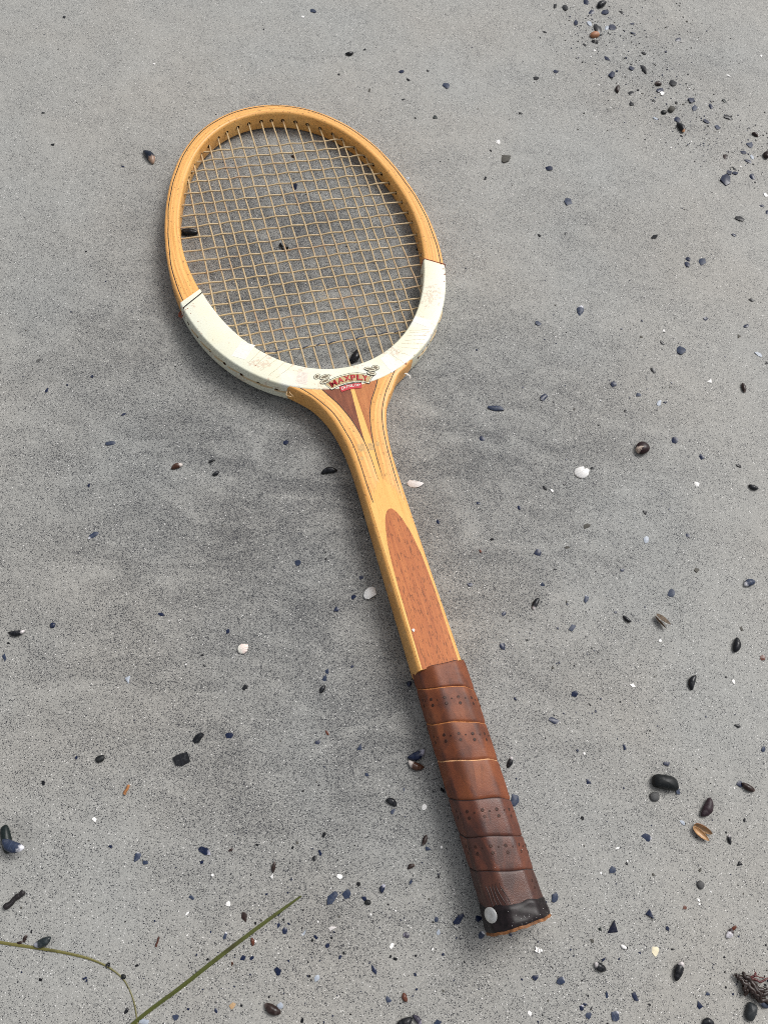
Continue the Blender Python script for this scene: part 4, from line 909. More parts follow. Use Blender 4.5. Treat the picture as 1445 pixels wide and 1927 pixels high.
# laminated shaft halves that run from the hoop down the handle
LO = [(-72, 410), (-60, 398), (-48, 387.3), (-39.4, 379.7), (-29.6, 368.9), (-21.3, 351.4), (-16.6, 331), (-14.9, 312), (-14.5, 295), (-14.5, 280), (-14.5, 234), (-14.3, 155.8)]
LI = [(-38, 396), (-30, 388), (-22.5, 379.5), (-18.4, 372.3), (-12.5, 362.1), (-7.2, 348.5), (-3.3, 331), (-1.6, 315), (-1.2, 297), (.7, 283), (.7, 234), (.7, 155.8)]
RO = [(72, 409), (60, 397), (49, 386.8), (39.6, 379.7), (31.8, 368.2), (24, 356.5), (18.4, 340), (15.8, 322.5), (14.9, 307.5), (14.8, 285), (15.2, 234), (16.0, 155.8)]
RI = [(38, 396), (30, 387.5), (22.5, 379), (18.6, 371.3), (12.4, 361), (8.5, 350.8), (5.3, 337), (3.4, 322), (2.7, 307), (.7, 283), (.7, 234), (.7, 155.8)]
for O, I in ((LO, LI), (RO, RI)):
    o_, i_ = spline(O, 90), spline(I, 90)
    V, F, UV = bar(o_, i_, [hs(s) for s in o_[:, 1]], 2.8, .12)
    o = mesh_obj('laminated_side', V, F, M_WOOD, racket, True, None, UV, 40); fix_normals(o)

def plate(name, poly, mat, z, thick, parent=racket, ny=0):
    """a flat-topped prism over a plan polygon; z may vary with s"""
    bm = bmesh.new(); top = [bm.verts.new((p[0] * MM, p[1] * MM, (z(p[1]) if callable(z) else z) * MM)) for p in poly]
    bot = [bm.verts.new((p[0] * MM, p[1] * MM, ((z(p[1]) if callable(z) else z) - thick) * MM)) for p in poly]
    ft = bm.faces.new(top); fb = bm.faces.new(bot[::-1]); n = len(poly)
    for i in range(n): bm.faces.new((top[i], bot[i], bot[(i + 1) % n], top[(i + 1) % n]))
    bmesh.ops.triangulate(bm, faces=[ft, fb]); bmesh.ops.recalc_face_normals(bm, faces=bm.faces)
    me = bpy.data.meshes.new(name); bm.to_mesh(me); bm.free(); me.materials.append(mat)
    return link(bpy.data.objects.new(name, me), parent)

wl = even(spline([(-26, 386), (-22.3, 379.5), (-18.2, 372.3), (-12.3, 362.1), (-7.0, 348.5), (-3.1, 331), (-2.5, 323)], 40), 30)
cl = even([(-.4, 386), (-.6, 370.2), (-1.2, 356.8), (-2.0, 341.3), (-2.45, 323.5)], 20)
plate('wedge', [tuple(p) for p in wl] + [tuple(p) for p in cl[::-1]], M_WEDGE_D, lambda s: hs(s) - .03, 17)['label'] = 'dark red-brown half of the throat wedge'
wr = even(spline([(26, 386), (22.3, 379), (18.4, 371.3), (12.2, 361), (8.3, 350.8), (5.1, 337), (3.35, 325)], 40), 30)
crr = even([(2.5, 386), (2.6, 370), (2.65, 358), (3.0, 344), (3.2, 326)], 20)
plate('wedge', [tuple(p) for p in crr] + [tuple(p) for p in wr[::-1]], M_WEDGE_L, lambda s: hs(s) - .03, 17)['label'] = 'orange-brown half of the throat wedge'
cs = [(-.35, 386), (-.55, 370.2), (-1.15, 356.8), (-1.95, 341.3), (-2.3, 322), (-1.45, 313), (-1.1, 297), (.45, 284)]
cs2 = [(.95, 284), (2.55, 306), (3.2, 320), (3.1, 329.5), (2.9, 344.1), (2.55, 358), (2.5, 370), (2.4, 386)]
plate('centre_strip', [tuple(p) for p in even(cs, 30)] + [tuple(p) for p in even(cs2, 30)], M_VEN, lambda s: hs(s) - .02, 17)

hz = lambda p: hs(p[1]) + .05
for pts in ([(-42, 387), (-33.0, 377.8), (-25.4, 367.8), (-17.9, 354.4), (-13.6, 338.0), (-11.2, 326.0), (-10.3, 310.8), (-10.2, 296.0), (-10.0, 285.1), (-9.4, 274), (-9.2, 262)],
            [(-22.3, 379.5), (-18.4, 372.3), (-12.5, 362.1), (-7.2, 348.5), (-4.0, 336.0), (-2.2, 325.0), (-1.55, 315), (-1.25, 306.0), (-1.2, 295.4)],
            [(22.5, 379), (18.6, 371.3), (12.4, 361.0), (8.5, 350.8), (5.5, 338), (3.7, 325), (2.9, 315), (2.6, 305.1), (2.6, 294.5)],
            [(38, 384.5), (31.6, 375.4), (24.3, 364.6), (17.6, 349.9), (14.3, 335.9), (12.7, 321.7), (12.0, 307.7), (11.5, 291.2), (11.3, 275)]):
    ribbon(spline(pts, 70), .6, hz, 'pinstripe', M_INK, taper=True)

# smooth pale veneer with ragged upper fingers, and the red inlay let into it
jag = [(-12.2, 279), (-11.3, 276), (-10.9, 284), (-9.6, 277), (-8.6, 287), (-7.3, 282), (-6.0, 290), (-4.6, 287), (-2.4, 294), (-.9, 292), (.2, 296), (1.7, 293), (3.3, 294), (4.6, 289), (5.9, 291), (7.2, 284), (8.6, 288), (9.8, 279), (10.9, 283), (11.8, 273), (12.9, 278), (12.9, 250), (13.5, 200), (14.1, 155.9), (-12.2, 155.9), (-12.2, 200), (-12.2, 250)]
ven = plate('veneer_face', jag, M_VEN, lambda s: hs(s) + .10, 1.2)
mah = [(-11.2, 155.9), (-11.0, 166), (-10.6, 193), (-10.4, 210), (-9.8, 229), (-8.6, 245.5), (-6.3, 258.8), (-4.7, 264.5), (-3.2, 268), (-1.2, 270.6), (.7, 271.4), (2.4, 270.4), (4.2, 267.8), (6.8, 261.4), (9.8, 249.7), (12.0, 232.1), (13.0, 209.6), (13.1, 184.9), (13.2, 155.9)]
plate('inlay_panel', [tuple(p) for p in even(mah, 90)], M_MAHOG, lambda s: hs(s) + .17, .6)
M_SMUDGE = plain('worn_stamp', (.58, .35, .125), .45, .4, .3, .8)
for p in SMUDGE: plate('worn_stamp', p, M_SMUDGE, lambda s: hs(s) + .035, .03)

# --- details on the white band
for k, p in enumerate(PATCHES): plate('tape_strip', p, M_PATCH_R if k == 1 else M_PATCH, 9.23, .3)
cracks = []
for p in CRACKS:
    P = even(p, 8); P[1:-1] += np.array([[rnd.uniform(-.35, .35), rnd.uniform(-.35, .35)] for _ in range(6)]); cracks.append(P)
for P in cracks: ribbon(P, .26, 9.18, 'crack', M_CRACK, band, thick=.1)
M_CHIP = plain('bare_chip', (.33, .13, .075), .6, .3, .5, .7, .05)
for cx_, cs_, r_ in CHIPS:
    plate('paint_chip', [(cx_ + r_ * (1 + .45 * math.sin(2.7 * a + cs_)) * math.cos(a), cs_ + r_ * .7 * (1 + .4 * math.sin(3.3 * a + cx_)) * math.sin(a)) for a in np.linspace(0, 5.7, 10)], M_CHIP, 9.215, .12)
def around(theta, w, name, mat, r=.12, lo=1.0, hi=1.0):
    """a thin cord laid over the bar section at one angle of the hoop"""
    ro, ri = float(r_out(theta)) + .6, float(r_in(theta)) - .55
    pts = [(ro + r, -5 * lo), (ro + r, 6.5), (ro - .8, 9.0 + r), (ro - 3, 9.2 + r), (ri + 3, 9.2 + r), (ri + .8, 9.0 + r), (ri - r, 6.5 * hi), (ri - r, 2 * hi)]
    P = spline([(q * math.sin(theta + sl), SC + q * math.cos(theta + sl), z) for (q, z), sl in zip(pts, np.linspace(-.012, .012, 8))], 40)
    v, f = tube(P, w / 2, 6); return mesh_obj(name, v, f, mat, racket)
around(TL - .037, .9, 'dark_cord', M_INK)
around(TR - .004, .7, 'band_edge', M_REDLINE)
v, f = join([tube(spline([(-109.2 + dx, 476 + dy, -3), (-110.6 + dx, 474 + dy, -2), (-111.5 + dx, 473 + dy * .5, -4)], 8), .5, 5) for dx, dy in ((0, 0), (.8, -2), (-.6, 1.5))])
mesh_obj('torn_fibre', v, f, M_REDLINE, racket)

# --- strings
MZ = .52
def weave(P, others, sgn):
    """height of a string that goes over and under the strings it crosses"""
    z = np.zeros(len(P)); return z
def string(a, b, crossings, first, name='string'):
    a = np.array(a, float); b = np.array(b, float); L = np.linalg.norm(b - a); d = (b - a) / L
    a2, b2 = a - d * 4.0, b + d * 4.0
    ks = [(0, 0.0), (4.0, 0.0)]; sg = first
    for c in crossings: ks.append((c + 4.0, sg * MZ)); sg = -sg
    ks += [(L + 4.0, 0.0), (L + 8.0, 0.0)]
    ks.sort(); kx = [q[0] for q in ks]; kz = [q[1] for q in ks]
    n = max(12, 4 * len(ks)); t = np.linspace(0, L + 8, n)
    ii = np.clip(np.searchsorted(kx, t) - 1, 0, len(kx) - 2)
    f = (t - np.take(kx, ii)) / np.maximum(np.take(kx, ii + 1) - np.take(kx, ii), 1e-6); f = np.clip(f, 0, 1)
    z = np.take(kz, ii) + (np.take(kz, ii + 1) - np.take(kz, ii)) * (.5 - .5 * np.cos(math.pi * f))
    side = np.array([-d[1], d[0]])
    sag = .12 * np.sin(t / 19 + a[0]) + .08 * np.sin(t / 7.3 + a[1])
    P = np.stack([a2[0] + d[0] * t + side[0] * sag, a2[1] + d[1] * t + side[1] * sag, z], 1)
    v, fc = tube(P, .70, 7); return mesh_obj(name, v, fc, M_GUT, racket)
def cross_at(p, q, a, b):
    p, q, a, b = (np.array(v, float) for v in (p, q, a, b)); r, s = q - p, b - a
    den = r[0] * s[1] - r[1] * s[0]
    t = ((a - p)[0] * s[1] - (a - p)[1] * s[0]) / den; u = ((a - p)[0] * r[1] - (a - p)[1] * r[0]) / den
    return (t, u) if 0 <= t <= 1 and 0 <= u <= 1 else None
for i, mn in enumerate(MAINS):
    p, q = mn[:2], mn[2:]; L = math.dist(p, q)
    hit = [(cross_at(p, q, c[:2], c[2:]), j) for j, c in enumerate(CROSSES)]
    hit = sorted((h[0] * L, j) for h, j in hit if h)
    if hit: string(p, q, [h for h, _ in hit], 1 if (i + hit[0][1]) % 2 else -1, 'main_string')
for j, c in enumerate(CROSSES):
    p, q = c[:2], c[2:]; L = math.dist(p, q)
    hit = [(cross_at(p, q, m_[:2], m_[2:]), i) for i, m_ in enumerate(MAINS)]
    hit = sorted((h[0] * L, i) for h, i in hit if h)
    if hit: string(p, q, [h for h, _ in hit], -1 if (hit[0][1] + j) % 2 else 1, 'cross_string')
tb = even(spline(TREBLE, 60), 160)
tz = np.arange(160)
tb = np.stack([tb[:, 0], tb[:, 1] + .5 * np.sin(tz * .42), .3 + .8 * np.cos(tz * .42)], 1)
v, f = tube(tb, .5, 6); mesh_obj('trebling_thread', v, f, M_NAVY, racket)
fr = []
for k in range(5):
    x_, s_ = 1.0 + rnd.uniform(-2, 2), 468 + rnd.uniform(-3, 6); a_ = rnd.uniform(0, 6.28)
    fr.append(tube(spline([(x_ + 3.2 * q * math.cos(a_ + q * rnd.uniform(.4, 1.0)), s_ + 3.2 * q * math.sin(a_ + q * .8), .6 + .5 * q) for q in (0, .5, 1, 1.6, 2.2)], 16), .16, 5))
v, f = join(fr); mesh_obj('frayed_gut', v, f, plain('pale_fibre', (.62, .52, .36), .6), racket)
# gut that shows in the groove outside the band
for p in LOOPS:
    P = even(spline(p, 20), 14)
    th_ = np.arctan2(P[:, 0], P[:, 1] - SC); q = r_out(th_) + .55 + np.sin(np.linspace(0, math.pi, 14)) * .55 - .15
    z = np.linspace(-.5, .5, 14) * 2
    v, f = tube(np.stack([q * np.sin(th_), SC + q * np.cos(th_), z], 1), .6, 6); mesh_obj('string_loop', v, f, M_GUT, racket)
for a_, b_ in ((2.25, 2.36), (2.40, 2.50), (2.54, 2.63), (2.66, 2.74)):
    t_ = np.linspace(a_, b_, 12); q = r_out(t_) + .45 + np.sin(np.linspace(0, math.pi, 12)) * .5
    v, f = tube(np.stack([q * np.sin(t_), SC + q * np.cos(t_), np.linspace(-.8, .6, 12)], 1), .6, 6); mesh_obj('string_loop', v, f, M_GUT, racket)
v, f = join([tube(spline([(46 + k, 383, 3), (48 + k, 381 - k, 3.5), (49, 379.5 - 1.5 * k, 3)], 8), .45, 5) for k in (0, 1.2)])
mesh_obj('torn_fibre', v, f, M_PATCH, racket)
v, f = join([tube(spline([(-44 - k, 386, 4), (-45 - 2 * k, 382 - k, 5), (-43 - k, 379, 4)], 8), .4, 5) for k in (0, 1.5)])
mesh_obj('torn_fibre', v, f, plain('rusty_fibre', (.52, .36, .20), .7, .3, .6), racket)

# --- the printed emblem: scroll banner, two words, all flat print on the band
emblem = bpy.data.objects.new('emblem', None); link(emblem, racket); emblem.empty_display_size = .01
P_BLACK = plain('print_black', (.035, .033, .028), .5, .4, .1, .5, 0)
P_CREAM = plain('print_cream', (.80, .76, .58), .5, .4, .03, .5, 0)
P_TAN = plain('print_tan', (.52, .36, .17), .5, .4, .06, .5, 0)
P_DUSK = plain('print_dusk', (.17, .135, .085), .5, .4, .2, .9, 0)
P_RED = plain('print_red', (.50, .025, .035), .5, .4, .08, .5, 0)
P_WHITE = plain('print_white', (.84, .82, .76), .5, .4, .02, .5, 0)
def print_plate(name, poly, mat, z): return plate(name, poly, mat, z, .02, emblem)
for k, (p, mt) in enumerate(zip(BANNER, (P_BLACK, P_CREAM, P_TAN))): print_plate('banner', p, mt, 9.22 + .03 * k)
# thin black keyline between cream border and tan field
kb = BANNER[2] + [BANNER[2][0]]; ribbon(even(kb, 80), .22, 9.335, 'keyline', P_BLACK, emblem, thick=.02)
for k, sc_ in enumerate(SCROLLS):
    z0 = 9.37 + .09 * k
    for q, (p, mt) in enumerate(zip(sc_, (P_BLACK, P_CREAM, P_DUSK))): print_plate('scroll', p, mt, z0 + .025 * q)
print_plate('red_tab', REDTAB, P_RED, 9.24)
print_plate('tab_stripe', TABSTRIPE, P_BLACK, 9.265)
def letter(ch, bl, br, tl, mat, z, grow=0.0, name='lettering'):
    cu_ = bpy.data.curves.new('t', 'FONT'); cu_.body = ch; cu_.size = 1; cu_.offset = grow; cu_.resolution_u = 4
    to = bpy.data.objects.new('t', cu_); C.objects.link(to)
    dg = bpy.context.evaluated_depsgraph_get(); dg.update()
    me = bpy.data.meshes.new_from_object(to.evaluated_get(dg)); bpy.data.objects.remove(to); bpy.data.curves.remove(cu_)
    co = np.zeros(len(me.vertices) * 3); me.vertices.foreach_get('co', co); co = co.reshape(-1, 3)
    x0, x1, y0_, y1 = co[:, 0].min() + grow, co[:, 0].max() - grow, co[:, 1].min() + grow, co[:, 1].max() - grow
    u = (co[:, 0] - x0) / (x1 - x0); w = (co[:, 1] - y0_) / (y1 - y0_)
    bl, br, tl = (np.array(q) for q in (bl, br, tl))
    xy = bl + u[:, None] * (br - bl) + w[:, None] * (tl - bl)
    me.vertices.foreach_set('co', (np.c_[xy, np.full(len(xy), z)] * MM).ravel()); me.update()
    me.materials.clear(); me.materials.append(mat); me.polygons.foreach_set('material_index', [0] * len(me.polygons)); me.name = name
    # give the print its thickness and make it face upwards
    bm = bmesh.new(); bm.from_mesh(me); bmesh.ops.recalc_face_normals(bm, faces=bm.faces)
    if sum(f_.normal.z * f_.calc_area() for f_ in bm.faces) < 0: bmesh.ops.reverse_faces(bm, faces=bm.faces)
    g = bmesh.ops.extrude_face_region(bm, geom=list(bm.faces)); 
    for v_ in [e for e in g['geom'] if isinstance(e, bmesh.types.BMVert)]: v_.co.z -= .015 * MM
    bmesh.ops.recalc_face_normals(bm, faces=bm.faces); bm.to_mesh(me); bm.free()
    return link(bpy.data.objects.new(name, me), emblem)
for ch, bl, br, tl in MAX:
    letter(ch, bl, br, tl, P_BLACK, 9.345, .05); letter(ch, bl, br, tl, P_RED, 9.37, .02)
for ch, bl, br, tl in DUN: letter(ch, bl, br, tl, P_WHITE, 9.285, .012)

# --- the grip: an octagonal handle wound with leather
GC = 2.4; ROLLG = math.radians(-3.5)
OCT = [(-8.2, -14.5), (-16.3, -7), (-16.3, 7), (-8.2, 14.5), (8.2, 14.5), (16.3, 7), (16.3, -7), (8.2, -14.5)]
def oct_curve():
    P = []
    for i in range(8):
        a, b, c = (np.array(OCT[(i + k) % 8], float) for k in (-1, 0, 1))
        d1 = (a - b) / np.linalg.norm(a - b); d2 = (c - b) / np.linalg.norm(c - b)
        for t in np.linspace(0, 1, 4):
            p = (1 - t) ** 2 * (b + d1 * 1.7) + 2 * t * (1 - t) * b + t ** 2 * (b + d2 * 1.7); P.append(p)
    # start in the middle of the underside
    P = [np.array((0, -14.5))] + P + [np.array((0, -14.5))]
    return np.array(P)
OC = oct_curve()
OL = np.r_[0, np.cumsum(np.linalg.norm(np.diff(OC, axis=0), axis=1))]; OL /= OL[-1]
PER = 104.0
def oct_at(q, off, s):
    """point on the grip surface: q runs round from the underside over the left, the top and the right"""
    q = q % 1.0
    p = np.array([np.interp(q, OL, OC[:, 0]), np.interp(q, OL, OC[:, 1])])
    e = 1e-3; t = np.array([np.interp((q + e) % 1, OL, OC[:, 0]) - np.interp((q - e) % 1, OL, OC[:, 0]), np.interp((q + e) % 1, OL, OC[:, 1]) - np.interp((q - e) % 1, OL, OC[:, 1])])
    n = np.array([-t[1], t[0]]); n = n / (np.linalg.norm(n) + 1e-9)
    sc_ = .965 + .035 * np.clip((157 - s) / 30, 0, 1) + .075 * np.clip((20 - s) / 20, 0, 1) ** 1.6
    p = p * sc_ + n * off
    c, s_ = math.cos(ROLLG), math.sin(ROLLG)
    return (GC + p[0] * c - p[1] * s_, s, p[0] * s_ + p[1] * c)
PITCH = 22.7
SEAM0 = [163.4, 140.6, 118.0, 94.6, 71.2, 49.6, 30.4, 9.0]       # height of each seam over the middle of the top
def seam(k, q):
    sk = SEAM0[k]; return sk - PITCH * (q - .5) + .35 * math.sin(q * 23 + k * 2) 
def wrap(k):
    NQ, TT = 96, [0, .010, .032, .08, .2, .35, .5, .65, .8, .92, .97, 1.0]
    OFF = [-.2, .25, .46, .58, .66, .7, .7, .69, .65, .58, .46, -.15]
    V, F, MI, UV = [], [], [], []
    for i in range(NQ + 1):
        q = i / NQ
        a = min(seam(k, q), 157.2 + .8 * math.sin(q * 9)); b = max(min(seam(k + 1, q), 156.9), 1.0)
        for t, o_ in zip(TT, OFF):
            s = a + (b - a) * t
            wr = .10 * math.sin(s * 1.1 + q * 40 + k) * math.sin(q * 31 + s * .2)
            V.append(oct_at(q * .9998 + .0001, .35 + o_ + (wr if .05 < t < .95 else 0), s)); UV.append((q, s))
    n = len(TT)
    for i in range(NQ):
        for j in range(n - 1):
            x = i * n + j; F.append((x, x + 1, x + n + 1, x + n)); MI.append(1 if j < 2 else 0)
    edge = M_EDGE if k in (1, 2) else M_EDGE_W if k == 3 else M_EDGE_D
    o = mesh_obj('leather_wrap', V, F, [M_LEA if k < 4 else M_LEA2 if k < 6 else M_LEA3, edge], racket, True, MI, UV, 50); fix_normals(o)
    return o
wraps = [wrap(k) for k in range(7)]
# perforations: rings of pressed holes, too small to pick apart
def ring_bump(q, s, r, off):
    V, F = [], []
    c = np.array(oct_at(q, off, s)); e1 = np.array(oct_at(q + .004, off, s)) - c; e1 /= np.linalg.norm(e1); e2 = np.array([0, 1.0, 0]); nn = np.cross(e1, e2)
    if np.dot(nn, c - np.array([GC, s, 0])) < 0: nn = -nn
    for rr, h in ((r * 1.25, -.14), (r * .95, .14), (r * .55, -.02), (.01, .05)):
        for k in range(8):
            a = k * math.pi / 4; V.append(c + e1 * rr * math.cos(a) + e2 * rr * math.sin(a) + nn * h)
    for j in range(3):
        for k in range(8):
            x, y = j * 8 + k, j * 8 + (k + 1) % 8; F.append((x, y, y + 8, x + 8))
    return V, F
for k in (1, 2, 4, 5, 6):
    parts = []
    for j in range(-3, 4):
        q = .5 + j * 8.7 / PER + (.02 if k % 2 else .035)
        if k == 6 and j not in (1,): continue
        sm = (seam(k, q) + seam(k + 1, q)) / 2 + 2.2
        for dq, ds, r in ((0, 1.9, .92), (0, -1.9, .92), (.040, .2, .5)):
            parts.append(ring_bump(q + dq, sm + ds, r, 1.12))
    V, F = join(parts); o = mesh_obj('perforations', V, F, M_PERF, wraps[k]); o['kind'] = 'stuff'
# creases pressed into the lowest turn
cre = []
for j in range(5):
    q0 = .335 + .022 * j
    cre.append(tube([oct_at(q0 + .004 * math.sin(i * .9 + j) + .0035 * i, 1.02, 27 - 2.2 * i - .3 * j) for i in range(7)], [.1, .3, .36, .38, .34, .28, .08], 5))
V, F = join(cre); mesh_obj('crease', V, F, M_EDGE_D, wraps[6])
# dark taped collar at the butt, its raw leather rim, and the end face
def collar():
    NQ, NT = 96, 8; V, F = [], []
    for i in range(NQ + 1):
        q = i / NQ; top = 13.6 - 11 * (q - .5) + .5 * math.sin(q * 37) + .3 * math.sin(q * 71)
        for j in range(NT + 1):
            t = j / NT; s = top * (1 - t) + 1.2 * t
            o_ = 1.2 + (.35 if 0 < j < NT else -.5) + .12 * math.sin(q * 50 + s)
            V.append(oct_at(q * .9998 + .0001, o_, s))
    n = NT + 1
    for i in range(NQ):
        for j in range(NT):
            x = i * n + j; F.append((x, x + 1, x + n + 1, x + n))
    o = mesh_obj('butt_collar', V, F, M_COLLAR, racket, True, None, None, 50); fix_normals(o)
    V, F = [], []
    for i in range(NQ):
        q = i / NQ; w = .25 * math.sin(q * 60) + .2 * math.sin(q * 113)
        for o_, s in ((.5, 2.2), (1.35 + w, 1.0), (1.2 + w, .1 + w), (-1.5, -.2), (-9, .1)): V.append(oct_at(q, o_, s))
    for i in range(NQ):
        for j in range(4):
            a = i * 5 + j; b = ((i + 1) % NQ) * 5 + j; F.append((a, a + 1, b + 1, b))
    F.append(tuple(i * 5 + 4 for i in range(NQ)))
    o = mesh_obj('butt_end', V, F, plain('raw_butt_leather', (.20, .085, .032), .6, .3, .75, .35, .2), racket, True, None, None, 50); fix_normals(o)
collar()
fl = []
for k in range(26):
    c = np.array(oct_at(rnd.uniform(.42, .66), 1.55, rnd.uniform(1.8, 6.5) if k < 18 else rnd.uniform(6, 40))); r_ = rnd.uniform(.12, .26)
    fl.append(([c + r_ * np.array(d_) for d_ in ((1, 0, 0), (0, 1, 0), (-1, 0, 0), (0, -1, 0), (0, 0, 1), (0, 0, -1))], [(0, 1, 4), (1, 2, 4), (2, 3, 4), (3, 0, 4), (1, 0, 5), (2, 1, 5), (3, 2, 5), (0, 3, 5)]))
v, f = join(fl); o = mesh_obj('sand_flecks', v, f, M_WHITE, racket, False); o['kind'] = 'stuff'
# the tack on the left bevel
def tack():
    c = np.array(oct_at(.326, 1.7, 11.0)); e1 = np.array(oct_at(.336, 1.6, 11.0)) - np.array(oct_at(.316, 1.6, 11.0)); e1 /= np.linalg.norm(e1)
    e2 = np.array([0, 1.0, 0]); nn = np.cross(e1, e2); nn = -nn if nn[2] < 0 else nn
    V, F = [], []; n = 36; prof = [(4.2, -.4), (4.3, .1), (4.0, .45), (2.6, .78), (1.2, .86), (.85, .74), (.4, .74), (.02, .76)]
    for r, h in prof:
        for k in range(n):
            a = 2 * math.pi * k / n; V.append(c + e1 * r * math.cos(a) + e2 * r * math.sin(a) + nn * h)
    for j in range(len(prof) - 1):
        for k in range(n):
            x, y = j * n + k, j * n + (k + 1) % n; F.append((x, y, y + n, x + n))
    o = mesh_obj('tack', V, F, M_TACK, racket, True, None, None, 40); fix_normals(o)
tack()
v, f = [], []
chip = plate('shell_speck', [(WHITECHIP[0] + .9 * math.cos(a) * (1 + .4 * math.sin(3 * a)), WHITECHIP[1] + 1.1 * math.sin(a)) for a in np.linspace(0, 5.6, 8)], M_WHITE, hs(WHITECHIP[1]) + .6, .45, None)
chip.matrix_world = rm
tag(chip, 'tiny white speck of shell stuck on the red inlay above the grip', 'shell fragment')

# ------------------------------------------------------------------ shells, stones and weed
def mussel_shape(asp, seed, lower=True, hscale=.42):
    """unit mussel, umbo at x=-.5"""
    R = random.Random(seed); nt, na = 15, 16; V, F, UV = [], [], []
    bend = R.choice((-1, 1)) * R.uniform(.08, .26)
    for i in range(nt + 1):
        t = i / nt; x = -.5 + t
        w = asp * .5 * (math.sin(math.pi * min(1, t ** .72)) ** .66 if 0 < t < 1 else 0.0) * (.55 + .5 * t)
        w *= 1 + .05 * math.sin(t * 21 + seed) * t + R.uniform(-.02, .02)
        w = max(w, .004); off = bend * (t - .5) * (t - .5) * 2.2 - bend * .1
        for k in range(na):
            a = 2 * math.pi * k / na; ca, sa = math.cos(a), math.sin(a)
            z = hscale * 2 * w * sa * (abs(sa) ** .15) * (1.0 if sa > 0 else (.9 if lower else .25))
            V.append([x, off + w * (abs(ca) ** .9) * (1 if ca > 0 else -1), z]); UV.append((t, k / na))
    for i in range(nt):
        for k in range(na):
            a, b = i * na + k, i * na + (k + 1) % na; F.append((a, b, b + na, a + na))
    F.append(tuple(range(na))[::-1]); F.append(tuple(range(nt * na, nt * na + na)))
    return V, F, UV

def shard_shape(asp, seed, n=None):
    R = random.Random(seed); n = n or R.choice((4, 5, 5, 6, 6, 7)); V, F, UV = [], [], []
    ang = sorted((k + R.uniform(-.32, .32)) * 2 * math.pi / n for k in range(n))
    rim = []
    for a in ang:
        r = R.uniform(.68, 1.12); rim.append((.5 * r * math.cos(a), .5 * asp * r * math.sin(a)))
    dome = R.uniform(.03, .09)
    for s, z in ((0.0, dome), (.55, dome * .85)):
        if s == 0: V.append([0, 0, z]); UV.append((.5, .5)); continue
        for x, y in rim: V.append([x * s, y * s, z + R.uniform(-.012, .012)]); UV.append((.5 + x * s, .5 + y))
    for x, y in rim: V.append([x, y, dome * .35 + R.uniform(-.03, .03)]); UV.append((.5 + x, .5 + y))
    for x, y in rim: V.append([x * .98, y * .98, dome * .35 - .09]); UV.append((.5 + x, .5 + y))
    for k in range(n):
        j = (k + 1) % n
        F += [(0, 1 + k, 1 + j), (1 + k, 1 + n + k, 1 + n + j, 1 + j), (1 + n + k, 1 + 2 * n + k, 1 + 2 * n + j, 1 + n + j)]
    F.append(tuple(range(1 + 2 * n, 1 + 3 * n))[::-1])
    return V, F, UV

def pebble_shape(asp, seed, e=.75):
    R = random.Random(seed); nu, nv = 20, 10; V, F, UV = [], [], []
    p1, p2 = R.uniform(0, 6), R.uniform(0, 6)
    for j in range(nv + 1):
        b = -math.pi / 2 + math.pi * j / nv
        for i in range(nu):
            a = 2 * math.pi * i / nu
            f_ = lambda v_, e_: math.copysign(abs(v_) ** e_, v_)
            w = 1 + .05 * math.sin(2 * a + p1) + .04 * math.sin(3 * a + p2)
            V.append([.5 * w * f_(math.cos(a), e) * math.cos(b), .5 * asp * w * f_(math.sin(a), e) * math.cos(b), .5 * min(asp, .55) * math.sin(b)]); UV.append((.5 + .5 * math.cos(a), j / nv))
    for j in range(nv):
        for i in range(nu):
            x, y = j * nu + i, j * nu + (i + 1) % nu; F.append((x, y, y + nu, x + nu))
    return V, F, UV

def crumb_shape(asp, seed):
    R = random.Random(seed); V, F, UV = [], [], []
    for q in range(6):
        v_, f_, u_ = shard_shape(R.uniform(.45, .9), seed * 7 + q)
        s = R.uniform(.32, .55); a = R.uniform(0, 6.28); dx, dy = R.uniform(-.27, .27), R.uniform(-.27, .27) * asp; tx, ty = R.uniform(-.7, .7), R.uniform(-.7, .7)
        M_ = Matrix.Translation((dx, dy, R.uniform(.0, .14))) @ Matrix.Rotation(a, 4, 'Z') @ Matrix.Rotation(tx, 4, 'X') @ Matrix.Rotation(ty, 4, 'Y')
        o = len(V)
        V += [list(M_ @ (Vector(p) * s)) for p in v_]; F += [tuple(i + o for i in g) for g in f_]; UV += u_
    return V, F, UV

